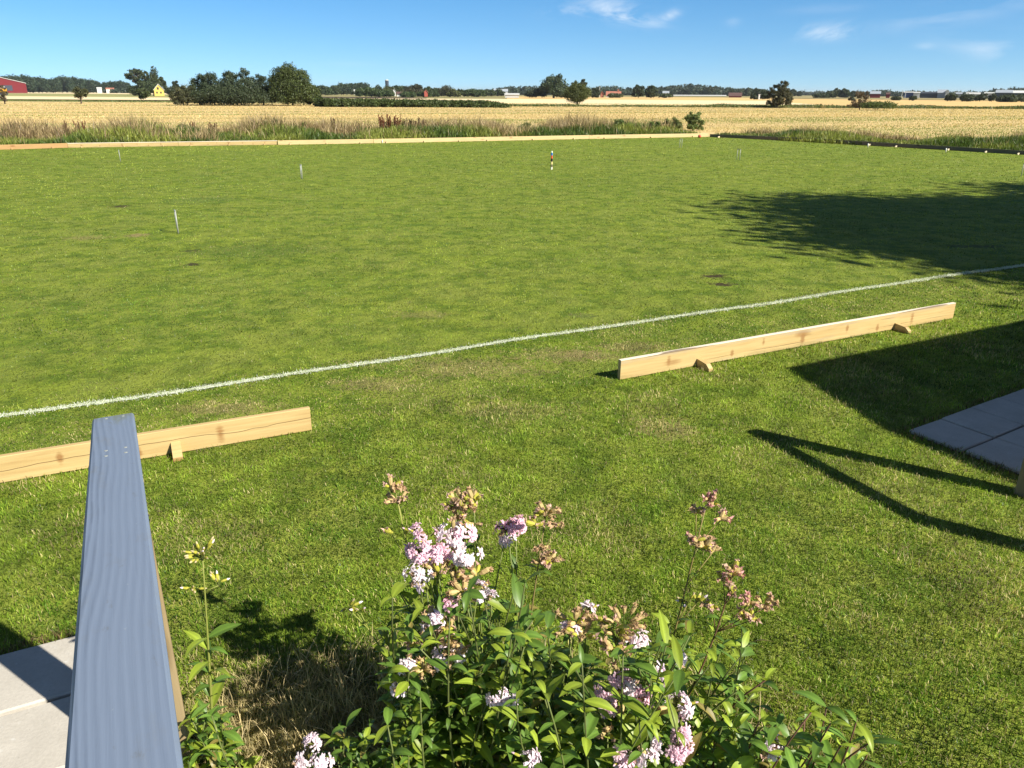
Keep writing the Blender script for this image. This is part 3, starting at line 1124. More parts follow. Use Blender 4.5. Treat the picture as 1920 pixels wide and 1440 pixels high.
def hoop(px, py, label, height=0.315):
    g = G(px, py)
    rz = atan2(W2[1], W2[0])
    root = empty('croquet_hoop', (g[0], g[1], 0), rz, label, 'croquet hoop', 'croquet hoops on the court')
    half = 0.06
    for s in (-1, 1):
        mb = MB()
        mb.tube([(s * half, 0, -0.03), (s * half, 0, height * 0.5), (s * half, 0, height - 0.009)], 0.009, 10)
        mb.build('leg', MAT['steel'], root, smooth=True)
    mb = MB()
    mb.box((0, 0, height), (2 * half + 0.02, 0.018, 0.018), bev=0.003)
    mb.build('crown', MAT['steel'], root)
    return root


for (x, y, l) in [(334, 437, 'nearest grey steel croquet hoop, seen edge on at the left of the court'), (566, 335, 'steel croquet hoop left of centre, between nearest hoop and striped peg'),
                  (226, 303, 'small far croquet hoop below the orange far boards'), (1276, 277, 'small far croquet hoop just before the far corner'),
                  (1384, 300, 'croquet hoop with dark crown before the dark boards'), (1919, 331, 'croquet hoop cut by the right edge of the photo')]:
    hoop(x, y, l)

g = G(1034, 318)
root = empty('winning_peg', (g[0], g[1], 0), 0, 'striped wooden croquet peg banded blue, red, black and yellow standing mid court', 'croquet peg')
bands = [('white_foot', 0.0, 0.065, (0.70, 0.70, 0.60)), ('worn_band', 0.065, 0.135, (0.16, 0.14, 0.08)), ('yellow_band', 0.135, 0.205, (0.66, 0.56, 0.25)), ('black_band', 0.205, 0.285, (0.012, 0.012, 0.012)),
         ('red_band', 0.285, 0.36, (0.62, 0.10, 0.035)), ('blue_band', 0.36, 0.43, (0.03, 0.16, 0.45)), ('tip', 0.43, 0.475, (0.60, 0.66, 0.46))]
for (nm, z0, z1, c) in bands:
    mb = MB()
    mb.tube([(0, 0, z0), (0, 0, (z0 + z1) / 2), (0, 0, z1)], [0.025, 0.025, 0.025 if nm != 'tip' else 0.018], 14)
    mb.build(nm, plain('peg_' + nm, c, 0.6, 0.3, 0, 0.12, 40), root, smooth=False)


def small_peg(px, py, h, c, label, r=0.02):
    g = G(px, py)
    mb = MB()
    mb.tube([(0, 0, -0.01), (0, 0, h * 0.6), (0, 0, h * 0.96), (0, 0, h)], [r, r, r, r * 0.6], 10)
    o = mb.build('corner_peg', plain('peg_paint', c, 0.6), None, True)
    o.location = (g[0], g[1], 0)
    return tag(o, label, 'peg')


small_peg(1627, 275.5, 0.13, (0.75, 0.74, 0.68), 'small white peg in front of the second dark board')
small_peg(1773, 285.5, 0.14, (0.75, 0.74, 0.68), 'small white peg in front of the third dark board')
small_peg(717, 268.5, 0.11, (0.75, 0.74, 0.68), 'small white peg in front of the bleached far boards')
g = G(1311, 258.6)
mb = MB()
rows = 8
V = []
F = []
for i in range(rows + 1):
    for k in range(14):
        th = pi * i / rows
        V.append((0.075 * sin(th) * cos(2 * pi * k / 14), 0.075 * sin(th) * sin(2 * pi * k / 14), 0.075 - 0.075 * cos(th)))
for i in range(rows):
    for k in range(14):
        F.append((i * 14 + k, i * 14 + (k + 1) % 14, (i + 1) * 14 + (k + 1) % 14, (i + 1) * 14 + k))
mb.add(V, F)
o = mb.build('red_ball', plain('red_ball_paint', (0.55, 0.09, 0.06), 0.5), None, True)
o.location = (g[0], g[1] - 0.05, 0)
tag(o, 'small red ball resting against the pale board at the far corner', 'ball')

# ================================================================== HANDRAILS
RA = GY(212, 779, 2.08)          # far end, top face centre
_ = None
# near end found along the rail's own slope
RB = GY(231, 1470, 0.576)


def handrail(far, near, width, thick, post_at, name, label, post_w=0.095, posts=True, top_mat='rail', tail=0.5, shift=0.0):
    far = np.array(far, float)
    near = np.array(near, float)
    ax = near - far
    L = np.linalg.norm(ax)
    ax /= L
    ex = ax
    ey = np.cross([0, 0, 1], ex)
    ey /= np.linalg.norm(ey)
    ez = np.cross(ex, ey)
    root = empty(name, (far[0], far[1], 0), 0, label, 'handrail')
    M = Matrix(((ex[0], ey[0], ez[0], 0), (ex[1], ey[1], ez[1], 0), (ex[2], ey[2], ez[2], far[2]), (0, 0, 0, 1)))
    mb = MB()
    LL = L + tail
    mb.box((LL / 2, 0, -thick / 2), (LL, width, thick), bev=0.005)
    o = mb.build('rail_board', MAT[top_mat], root)
    o.matrix_local = M
    for s in (0.03, post_at[0] - 0.025, post_at[0] + 0.025):       # screw heads
        for q in (-0.022, 0.022):
            mb = MB()
            mb.tube([(s, q + 0.004, -0.004), (s, q + 0.004, 0.0012)], 0.0042, 10)
            o = mb.build('screw', MAT['steel'], root)
            o.matrix_local = M
    for s in post_at:
        p = far + ax * s
        mb = MB()
        zt = p[2] - thick - 0.004
        mb.box((0, 0, zt / 2 - 0.1), (post_w, post_w, zt + 0.2), atan2(ex[1], ex[0]), bev=0.005)
        o = mb.build('post', MAT['post'], root)
        o.location = (p[0] - far[0] + ey[0] * shift, p[1] - far[1] + ey[1] * shift, 0)
    return root


hr = handrail(RA, RB, 0.110, 0.026, (0.42, 2.2), 'handrail', 'weathered blue-grey wooden handrail running out from the lower left corner')
print('rail far', RA, 'near', RB)

# right railing: post base visible at the right edge, the rest lies just outside and throws the angled shadow
pb = G(1906, 921)[:2] + np.array([0.03, -0.05])
tip = G(1397, 826)[:2] + np.array([-0.035, -0.05])
hp = np.linalg.norm(tip - pb) * tan(SUN_EL)
p2s = G(1690, 1003)[:2]
rail_h = hp - 0.06
ax_dir = (p2s - tip)
q2 = pb + ax_dir
root = empty('side_railing', (pb[0], pb[1], 0), 0, 'brown wooden railing post at the right edge by the paving', 'railing')
for (px_, py_) in ((0, 0), (ax_dir[0], ax_dir[1])):
    mb = MB()
    mb.box((0, 0, rail_h / 2 - 0.1), (0.095, 0.095, rail_h + 0.2), CA, bev=0.005)
    o = mb.build('post', MAT['post'], root)
    o.location = (px_, py_, 0)
mb = MB()
Lr = np.linalg.norm(ax_dir)
mb.box((0, 0, 0), (Lr + 0.10, 0.095, 0.032), bev=0.004)
o = mb.build('rail_board', MAT['rail'], root)
o.location = (ax_dir[0] / 2, ax_dir[1] / 2, rail_h + 0.0175)
o.rotation_euler = (0, 0, atan2(ax_dir[1], ax_dir[0]))

# ================================================================== CLUBHOUSE (outside the frame; its roof corner shades the lawn)
z0 = 2.4
back = -sh_dir / tan(SUN_EL)
tipE = G(1470, 690)[:2]
E0 = tipE + back * z0
vd = -W2
slope = 0.28
prof = [(0.0, z0), (1.6, z0 + 1.6 * slope), (2.15, z0 + 1.6 * slope), (3.4, z0 + 0.9 * slope)]
Lc = 9.0
root = empty('clubhouse', (E0[0], E0[1], 0), CA, 'timber clubhouse just right of the view whose roof corner shades the lawn', 'clubhouse')
mb = MB()
n = len(prof)
th = 0.12
V = []
for x in (0, Lc):
    for (y, z) in prof:
        V.append((x, -y, z))
    for (y, z) in prof:
        V.append((x, -y, z - th))
F = []
m = 2 * n
for k in range(n - 1):
    F.append((k, k + 1, m + k + 1, m + k))
    F.append((n + k, m + n + k, m + n + k + 1, n + k + 1))
    F.append((k, n + k, n + k + 1, k + 1))
    F.append((m + k, m + k + 1, m + n + k + 1, m + n + k))
F.append((0, m, m + n, n))
F.append((n - 1, 2 * n - 1, m + 2 * n - 1, m + n - 1))
mb.add(V, F)
mb.build('roof', plain('roofing_felt', (0.06, 0.055, 0.05), 0.9, 0.1), root)
t_ = NT('painted_cladding')
sx = t_.n('ShaderNodeSeparateXYZ')
t_.link(t_.tc.outputs['Object'], sx.inputs[0])
wv = t_.math('PINGPONG', t_.math('ADD', sx.outputs[0], sx.outputs[1]), 0.07)
t_.base(t_.mix(t_.rng(wv, 0.0, 0.008), (0.10, 0.03, 0.02), (0.30, 0.075, 0.05)), 0.8, 0.2)
mb = MB()
for (c, s) in [(((Lc) / 2 + 0.2, -0.5, 1.2), (Lc - 0.4, 0.12, 2.36)), (((Lc) / 2 + 0.2, -3.0, 1.2), (Lc - 0.4, 0.12, 2.36)), ((0.46, -1.75, 1.25), (0.12, 2.38, 2.5)), ((Lc - 0.2, -1.75, 1.25), (0.12, 2.38, 2.5))]:
    mb.box(c, s)
mb.build('wall', t_.m, root)
wm = plain('white_joinery', (0.75, 0.75, 0.72), 0.5)
gm_ = plain('window_glass', (0.03, 0.04, 0.05), 0.08, 0.6)
for x in (2.4, 5.0):
    mb = MB()
    for (c, s) in [((x, -0.42, 0.95), (1.2, 0.06, 0.07)), ((x, -0.42, 1.9), (1.2, 0.06, 0.07)), ((x - 0.565, -0.42, 1.425), (0.07, 0.06, 0.88)), ((x + 0.565, -0.42, 1.425), (0.07, 0.06, 0.88)), ((x, -0.42, 1.425), (0.04, 0.05, 0.88))]:
        mb.box(c, s, bev=0.004)
    fr = mb.build('window', wm, root)
    mb = MB()
    mb.box((x, -0.432, 1.425), (1.06, 0.01, 0.88))
    mb.build('pane', gm_, fr)
mb = MB()
mb.box((7.4, -0.425, 1.02), (0.9, 0.05, 2.0), bev=0.006)
dr = mb.build('door', plain('door_paint', (0.05, 0.10, 0.07), 0.5), root)
mb = MB()
mb.tube([(7.05, -0.38, 1.0), (7.05, -0.36, 1.0), (7.16, -0.36, 1.0)], 0.01, 8)
mb.build('handle', MAT['steel'], dr)
# ================================================================== TREES


def at(px, d):
    r = ray(px, 175)
    k = d / math.hypot(r[0], r[1])
    return np.array([r[0] * k, r[1] * k])


def zat(px, py, d):
    r = ray(px, py)
    return CAM_H + r[2] * d / math.hypot(r[0], r[1])


def wid(px, wpx, d):
    return wpx * at(px, d)[1] * 0.935 / F_PX


def leaf_cloud(centers, radii, nper, size, base, var, rg, squash=0.85, up=0.15, flatshell=0.55, elong=1.4):
    """many small leaf faces spread through overlapping clumps; returns V, F, colour"""
    centers = np.asarray(centers, float)
    radii = np.asarray(radii, float)
    k = np.repeat(np.arange(len(centers)), nper)
    N = len(k)
    d = rg.normal(size=(N, 3))
    d /= np.linalg.norm(d, axis=1)[:, None]
    rr = radii[k] * (flatshell + (1 - flatshell) * rg.random(N)) * (0.85 + 0.3 * rg.random(N))
    pos = centers[k] + d * rr[:, None] * np.array([1, 1, squash])
    nrm = d * 0.75 + rg.normal(size=(N, 3)) * 0.65 + np.array([0, 0, up])
    nrm /= np.linalg.norm(nrm, axis=1)[:, None]
    t = np.cross(nrm, rg.normal(size=(N, 3)))
    t /= np.linalg.norm(t, axis=1)[:, None]
    b = np.cross(nrm, t)
    s = size * (0.6 + 0.8 * rg.random(N))[:, None]
    V = np.stack([pos - t * s * elong * 0.5, pos - b * s * 0.36, pos + t * s * elong * 0.5, pos + b * s * 0.36], 1).reshape(-1, 3)
    F = np.arange(4 * N).reshape(N, 4)
    ct = 0.8 + 0.4 * rg.random(len(centers))
    c = np.array(base)[None] * (ct[k] * (1 - var + 2 * var * rg.random(N)))[:, None]
    hue = rg.random(N)[:, None] * 0.25
    c = c * (1 + hue * np.array([0.5, 0.15, -0.2]))
    return V, F, np.repeat(c, 4, axis=0)


def crown_clumps(kind, H, W, z0, rg, n):
    """clump centres and radii of a crown of height H above z0, width W"""
    C, R = [], []
    for i in range(n):
        for _ in range(40):
            u = rg.uniform(-1, 1, 3)
            x, y, z = u
            if kind in ('round', 'ball', 'bush'):
                q = sqrt(x * x + y * y + z * z)
                if q > 1 or q < (0.35 if i % 4 else 0.0):
                    continue
                if kind == 'bush':
                    z = abs(z) * 2 - 1
                    if x * x + y * y + ((z + 1) / 2) ** 2 > 1:
                        continue
                rad = 0.24
            elif kind == 'dome':
                zz = (z + 1) / 2
                if x * x + y * y > (1 - zz ** 2.2) * 1.0:
                    continue
                rad = 0.22
            elif kind == 'poplar':
                zz = (z + 1) / 2
                prof = (1 - zz) ** 0.55 * (0.55 + 0.45 * min(1, zz * 4))
                if x * x + y * y > prof ** 2:
                    continue
                rad = 0.34
            elif kind == 'cone':
                zz = (z + 1) / 2
                if x * x + y * y > (1 - zz) ** 1.4 * 1.0 + 0.02:
                    continue
                rad = 0.26
            elif kind == 'open':
                q = sqrt(x * x + y * y + z * z)
                if q > 1 or q < 0.55 or rg.random() < 0.25 * (z < -0.2):
                    continue
                rad = 0.12
            elif kind == 'wind':
                zz = (z + 1) / 2
                if x * x + y * y + (z * 0.9) ** 2 > 1:
                    continue
                x = x * (1 - 0.25 * zz) + 0.30 * zz - 0.05
                rad = 0.17
            elif kind == 'willow':
                zz = (z + 1) / 2
                if x * x + y * y > (1 - zz ** 2.4):
                    continue
                rad = 0.11
            elif kind == 'upright':
                zz = (z + 1) / 2
                if x * x + y * y > (1 - zz ** 1.6):
                    continue
                rad = 0.15
            else:
                rad = 0.2
            break
        rr = rad * W / 2 * (0.75 + 0.6 * rg.random()) * (1.6 if kind == 'poplar' else 1.35)
        fx = max(0.0, W / 2 - rr * 0.55)
        fz = max(0.0, H / 2 - rr * 0.6)
        C.append((x * fx, y * fx, z0 + H / 2 + z * fz))
        R.append(rr)
    return np.array(C), np.array(R)


def limbs(mb, H, W, z0, C, rg, tr, lean=0.0, nl=6):
    top = z0 + (H - z0) * 0.6
    pts = [(0, 0, -0.2), (tr * 0.2 + lean * 0.1, 0.05 * tr, z0 * 0.5), (lean * 0.4, -0.1 * tr, z0 + 0.1 * H), (lean, 0.1 * tr, top)]
    mb.tube(pts, [tr * 1.25, tr, tr * 0.75, tr * 0.3], 8)
    idx = rg.choice(len(C), size=min(nl, len(C)), replace=False)
    for i in idx:
        c = C[i]
        zb = z0 * 0.7 + (min(c[2], top) - z0 * 0.7) * 0.35
        s = np.array([lean * 0.3, 0, zb])
        m = (s + c) / 2 + np.array([0, 0, -0.05 * H])
        mb.tube([s, m, c], [tr * 0.5, tr * 0.3, tr * 0.1], 5)


GREEN_D = (0.046, 0.066, 0.026)
GREEN_M = (0.045, 0.072, 0.022)
GREEN_O = (0.060, 0.075, 0.026)
GREEN_B = (0.050, 0.046, 0.022)


def tree(name, label, pos, z_top, W, kind='round', base=GREEN_D, nc=26, nper=150, size=0.3, trunk=0.15, group=None, cat=None, seed=0, zb=0.0, lean=0.0, tr=None, depthW=1.0, var=0.4, elong=1.4, shell=0.5, nl=6, squash=0.85):
    rg = np.random.default_rng(1000 + seed)
    H = z_top - zb
    root = empty(name, (pos[0], pos[1], zb), 0, label, cat or ('tree' if 'tree' in name or name in ('poplar', 'oak') else 'bush'), group)
    z0 = H * trunk
    C, R = crown_clumps(kind, H - z0, W, z0, rg, nc)
    C[:, 0] += lean * (C[:, 2] / H)
    C[:, 1] *= depthW
    V, F, c = leaf_cloud(C, R, nper, size, base, var, rg, squash=squash, flatshell=shell, elong=elong)
    mb = MB()
    limbs(mb, H, W, max(z0, 0.06 * H), C, rg, tr or (0.035 * H * (0.7 if trunk < 0.1 else 1)), lean * 0.5, nl)
    mb.build('trunk', MAT['bark'], root, True)
    mesh_np('crown', V, [F], MAT['leaf'], root, color=c)
    return root


def copy_tree(root, pos, rz, sc, label=None, zb=0.0):
    r = root.copy()
    COL.objects.link(r)
    r.location = (pos[0], pos[1], zb)
    r.rotation_euler = (0, 0, rz)
    r.scale = sc
    if label:
        r['label'] = label
    for ch in root.children:
        c = ch.copy()
        COL.objects.link(c)
        c.parent = r
    return r


def T(name, label, px, wpx, top, base=None, d=None, zb=0.0, **kw):
    if d is None:
        d = float(np.hypot(*G(px, base)[:2]))
    return tree(name, label, at(px, d), zat(px, top, d), wid(px, wpx, d), zb=zb, **kw)


# --- near middle distance
tree('round_tree', 'dense round dark green tree, the largest on the left half of the horizon', at(547, 128), zat(547, 117, 128), wid(547, 90, 128), 'dome', (0.062, 0.084, 0.026), 110, 330, 0.17, 0.02, seed=1, shell=0.5)
tree('bush', 'rounded bush growing against the right side of the dense round tree', at(585, 129), zat(585, 156, 129), wid(585, 42, 129), 'dome', (0.062, 0.084, 0.028), 46, 200, 0.16, 0.02, seed=2)
WG = 'shrubs of the willow thicket'
kw = dict(group=WG, elong=2.4, shell=0.15)
tree('willow_shrub', 'tall feathery willow shrub, highest of the grey-green thicket', at(450, 131), zat(450, 125, 131), wid(450, 96, 131), 'willow', (0.056, 0.078, 0.044), 150, 130, 0.12, 0.02, seed=3, **kw)
tree('willow_shrub', 'feathery willow shrub left of the highest one in the thicket', at(400, 132), zat(400, 131, 132), wid(398, 100, 132), 'willow', (0.052, 0.074, 0.042), 150, 130, 0.12, 0.02, seed=4, **kw)
tree('willow_shrub', 'low dark willow shrub touching the dense round tree', at(492, 133), zat(492, 138, 133), wid(490, 86, 133), 'willow', (0.046, 0.066, 0.038), 110, 130, 0.12, 0.02, seed=5, **kw)
tree('willow_shrub', 'lowest brownish shrub at the left end of the thicket', at(349, 130), zat(349, 157, 130), wid(352, 70, 130), 'willow', (0.074, 0.080, 0.038), 80, 130, 0.12, 0.02, seed=6, **kw)
tree('willow_shrub', 'wide dark shrub in the front of the thicket under the feathery ones', at(425, 128), zat(425, 157, 128), wid(430, 190, 128), 'willow', (0.046, 0.064, 0.032), 150, 130, 0.12, 0.02, seed=7, depthW=0.4, **kw)

tree('round_tree', 'small round olive tree with short trunk alone in the field, centre of the horizon', at(1083, 138), zat(1083, 153, 138), wid(1083, 54, 138), 'ball', (0.081, 0.098, 0.030), 80, 300, 0.11, 0.05, seed=8, shell=0.55, tr=0.14)
r_ = tree('windswept_tree', 'windswept dark tree leaning right, alone at the right of the field', at(1459, 128), zat(1459, 150, 128), wid(1457, 52, 128), 'willow', (0.068, 0.068, 0.034), 120, 110, 0.10, 0.06, seed=9, lean=0.55, elong=3.2, shell=0.1, tr=0.10, nl=24)
tree('shrub', 'thin brown half bare shrub right of the windswept tree', at(1616, 118), zat(1616, 166, 118), wid(1616, 52, 118), 'willow', (0.115, 0.082, 0.048), 60, 34, 0.09, 0.08, seed=10, elong=3.2, shell=0.1, tr=0.07, nl=24, cat='shrub')
tree('bush', 'low green bush at the foot of the brown shrub', at(1650, 117), zat(1650, 187, 117), wid(1650, 70, 117), 'bush', (0.081, 0.111, 0.030), 30, 120, 0.14, 0.02, seed=11, squash=0.5)
tree('small_tree', 'small crooked hawthorn-like tree in front of the left poplar row', at(149, 150), zat(149, 160, 150), wid(149, 28, 150), 'round', (0.078, 0.086, 0.035), 24, 110, 0.18, 0.22, seed=12, shell=0.3, lean=0.3, tr=0.12, nl=12)
tree('bush', 'round bush in the pale field below the ragged tall tree', at(267, 205), zat(267, 163, 205), wid(267, 26, 205), 'ball', (0.059, 0.078, 0.027), 24, 150, 0.26, 0.02, seed=13)
# bare tree at left edge
tree('small_tree', 'half bare bush at the left photo edge before the yellow machine', at(5, 148), zat(5, 158, 148), wid(5, 24, 148), 'upright', (0.101, 0.086, 0.054), 16, 40, 0.14, 0.1, seed=14, elong=2.5, shell=0.1, tr=0.10, nl=16)

# --- ragged tall tree left with gaps
tree('ragged_tree', 'tall ragged tree with gaps of sky in its crown, left of the yellow house', at(262, 420), zat(262, 128, 420), wid(262, 46, 420), 'open', (0.057, 0.075, 0.035), 60, 60, 0.55, 0.42, seed=15, shell=0.2, tr=0.5, nl=26)
tree('ragged_tree', 'tall tree with a slanting right side, touching the ragged one', at(288, 415), zat(288, 122, 415), wid(288, 30, 415), 'cone', (0.059, 0.078, 0.032), 70, 70, 0.5, 0.12, seed=16, lean=2.2, tr=0.4)
tree('ragged_tree', 'lower dark tree leaning over the yellow house roof', at(303, 430), zat(303, 140, 430), wid(303, 24, 430), 'dome', (0.049, 0.068, 0.032), 24, 130, 0.60, 0.05, seed=17)
tree('bush', 'broad dark tree under the ragged crown', at(270, 410), zat(270, 150, 410), wid(270, 54, 410), 'bush', (0.046, 0.065, 0.027), 34, 150, 0.6, 0.02, seed=18)
tree('round_tree', 'small round tree right of the yellow house', at(331, 450), zat(331, 148, 450), wid(331, 15, 450), 'dome', (0.046, 0.062, 0.032), 22, 110, 0.6, 0.1, seed=19)
tree('bush', 'dark hedge bush between yellow house and thicket', at(334, 440), zat(334, 160, 440), wid(334, 44, 440), 'bush', (0.046, 0.062, 0.030), 26, 120, 0.6, 0.02, seed=20, squash=0.6)

# --- left poplar row
protos = [tree('poplar', 'dark poplar in the long row behind the red barn', at(6, 950), zat(6, 138, 950), wid(6, 22, 950), 'poplar', (0.041, 0.065, 0.035), 46, 90, 0.95, 0.06, seed=30, group='poplars of the row behind the barn', zb=0.0, tr=0.3),
          tree('poplar', 'dark poplar in the long row behind the red barn', at(15, 950), zat(15, 137, 950), wid(15, 22, 950), 'poplar', (0.043, 0.070, 0.038), 46, 90, 0.95, 0.06, seed=31, group='poplars of the row behind the barn', tr=0.3),
          tree('poplar', 'dark poplar in the long row behind the red barn', at(24, 950), zat(24, 138, 950), wid(24, 22, 950), 'poplar', (0.038, 0.060, 0.032), 46, 90, 0.95, 0.06, seed=32, group='poplars of the row behind the barn', tr=0.3)]
hp0 = zat(10, 138, 950)
xs = [33, 41, 49, 57, 64, 73, 80, 88, 96, 104, 111, 118, 126, 134, 143, 150, 158, 167, 175, 183, 199, 210, 219, 228, 237]
tops = [138, 139, 138, 139, 141, 143, 142, 144, 147, 145, 142, 141, 140, 141, 142, 145, 144, 148, 147, 149, 153, 151, 150, 150, 152]
for i, (x, t_) in enumerate(zip(xs, tops)):
    d = 950 + random.uniform(-12, 12)
    s = zat(x, t_ - 0.8, d) / hp0
    k = random.uniform(0.85, 1.25)
    copy_tree(protos[i % 3], at(x, d), random.uniform(0, 6), (k, k, s))
for i in range(14):
    pass
und = []
rg = np.random.default_rng(55)
Cs, Rs = [], []
for x in np.arange(-4, 240, 4):
    p = at(x, 965 + rg.uniform(-4, 4))
    Cs.append((p[0], p[1], rg.uniform(1.5, 6.0)))
    Rs.append(rg.uniform(2.4, 4.2))
V, F, c = leaf_cloud(Cs, Rs, 40, 1.5, (0.032, 0.047, 0.024), 0.4, rg)
tag(mesh_np('hedge', V, [F], MAT['leaf'], color=c), 'dark hedge running under the row of poplars', 'hedge')

# --- hedge between thicket and centre
rg = np.random.default_rng(56)
Cs, Rs = [], []
for x in np.arange(592, 950, 1.1):
    f = (x - 592) / 358
    d = 118 - 4 * f + rg.uniform(-2.2, 2.2)
    p = at(x, d)
    top = 184 + 5.5 * max(0, f - 0.1) + (6 if f > 0.9 else 0) * (f - 0.9) * 10 + rg.uniform(-1.5, 1.5)
    zt = max(0.35, zat(x, top, d))
    r = rg.uniform(0.28, 0.5)
    Cs.append((p[0], p[1], zt - r * 0.8))
    Rs.append(r)
    for q in range(2):
        Cs.append((p[0] + rg.uniform(-0.4, 0.4), p[1] + rg.uniform(-1, 1), rg.uniform(0.05, max(0.1, zt - r))))
        Rs.append(rg.uniform(0.3, 0.5))
V, F, c = leaf_cloud(Cs, Rs, 42, 0.17, (0.062, 0.088, 0.027), 0.5, rg)
tag(mesh_np('hedge', V, [F], MAT['leaf'], color=c), 'long low dark green hedge running right from the dense round tree', 'hedge')

# --- middle distance belt, left of centre to centre (px, width px, top px, distance, kind, tone)
belt = [
    (602, 22, 157, 560, 'dome', 0), (615, 16, 161, 560, 'dome', 1), (628, 16, 158, 640, 'dome', 0), (640, 15, 155, 650, 'poplar', 2), (650, 15, 154, 650, 'poplar', 2), (659, 14, 154, 655, 'poplar', 2), (668, 14, 153, 655, 'poplar', 2), (677, 14, 152.5, 655, 'poplar', 2), (686, 15, 153, 655, 'poplar', 2),
    (676, 18, 165, 420, 'bush', 1), (693, 30, 163, 400, 'bush', 1), (708, 18, 158.5, 470, 'dome', 0), (726, 28, 161, 450, 'dome', 3), (731, 14, 169, 390, 'bush', 1), (713, 26, 168, 395, 'bush', 1),
    (744, 22, 158.5, 480, 'dome', 0), (754, 16, 159, 490, 'dome', 0), (768, 24, 158.5, 440, 'dome', 4), (782, 22, 157.5, 440, 'dome', 4), (803, 18, 162, 470, 'dome', 0), (818, 20, 163.5, 470, 'dome', 0), (838, 30, 160, 430, 'dome', 4), (851, 18, 167, 420, 'dome', 3), (864, 16, 166, 430, 'dome', 0), (884, 24, 166, 430, 'dome', 1), (898, 18, 166, 430, 'bush', 1), (795, 20, 172, 400, 'bush', 1), (765, 24, 173.5, 390, 'bush', 1), (813, 16, 170, 410, 'bush', 0),
    (916, 22, 168, 520, 'dome', 0), (936, 18, 166, 560, 'dome', 0)]
tones = [GREEN_D, (0.054, 0.083, 0.030), (0.046, 0.073, 0.041), (0.078, 0.091, 0.032), (0.062, 0.065, 0.035)]
desc = {'dome': 'dark broad tree', 'poplar': 'tall slim poplar', 'bush': 'low green bush'}
beside = [(0, 620, 'just right of the dense round tree'), (620, 700, 'in the block left of the dark silo'), (700, 760, 'around the foot of the dark silo'), (760, 800, 'in the brownish clump right of the dark silo'), (800, 880, 'by the small red gable'), (880, 1000, 'at the left foot of the wooded hill')]
seen = {}
for i, (x, w, t_, d, kd, tn) in enumerate(belt):
    where = [b[2] for b in beside if b[0] <= x < b[1]][0]
    lab = '%s %s' % (desc[kd], where)
    nm = {'dome': 'broad_tree', 'poplar': 'poplar', 'bush': 'bush'}[kd]
    tree(nm, lab, at(x, d), zat(x, t_, d), wid(x, w * 1.4, d), kd, tones[tn], 44, 80, 0.0012 * d, 0.02 if kd != 'poplar' else 0.06, seed=60 + i, group='%ss %s' % (desc[kd], where), cat='bush' if kd == 'bush' else 'tree')

# --- centre: tall tree group
tree('broad_tree', 'tall broad tree with lobed crown, highest tree at the centre of the horizon', at(1038, 345), zat(1038, 134, 345), wid(1038, 54, 345), 'dome', (0.049, 0.073, 0.035), 60, 170, 0.5, 0.06, seed=101, shell=0.45, tr=0.4)
tree('round_tree', 'small headed tree left of two peeping over the olive tree', at(1077, 420), zat(1077, 150, 420), wid(1077, 13, 420), 'round', (0.051, 0.073, 0.038), 14, 110, 0.55, 0.5, seed=102)
tree('round_tree', 'small headed tree right of two peeping over the olive tree', at(1093, 420), zat(1093, 148, 420), wid(1093, 15, 420), 'round', (0.051, 0.073, 0.038), 14, 110, 0.55, 0.5, seed=103)
tree('bush', 'dark bushy mass at the left foot of the tall central tree', at(1005, 350), zat(1005, 165, 350), wid(1005, 44, 350), 'bush', (0.038, 0.055, 0.027), 30, 110, 0.5, 0.02, seed=104, squash=0.6)
tree('bush', 'dark bushes at the right foot of the tall central tree', at(1066, 352), zat(1066, 163, 352), wid(1066, 34, 352), 'bush', (0.038, 0.055, 0.027), 26, 110, 0.5, 0.02, seed=105)
tree('bush', 'dark tree clump left of the red roofed farmhouse', at(1116, 380), zat(1116, 164, 380), wid(1116, 22, 380), 'bush', (0.046, 0.060, 0.030), 26, 110, 0.5, 0.02, seed=106)
tree('bush', 'low bush before the right end of the red roof', at(1152, 395), zat(1152, 175, 395), wid(1152, 34, 395), 'bush', (0.061, 0.075, 0.035), 20, 90, 0.5, 0.02, seed=107, squash=0.6)
tree('broad_tree', 'flat topped dark tree right of the red roofed farmhouse', at(1197, 370), zat(1197, 156, 370), wid(1197, 26, 370), 'dome', (0.043, 0.062, 0.032), 30, 120, 0.5, 0.06, seed=108)
tree('broad_tree', 'wider dark tree beside the flat topped one, right of the farmhouse', at(1221, 372), zat(1221, 159, 372), wid(1221, 28, 372), 'dome', (0.049, 0.070, 0.032), 30, 120, 0.5, 0.06, seed=109)
tree('bush', 'low dark bushes below the grey roof at the wood edge', at(1248, 400), zat(1248, 175, 400), wid(1248, 30, 400), 'bush', (0.049, 0.070, 0.032), 20, 90, 0.5, 0.02, seed=110, squash=0.6)
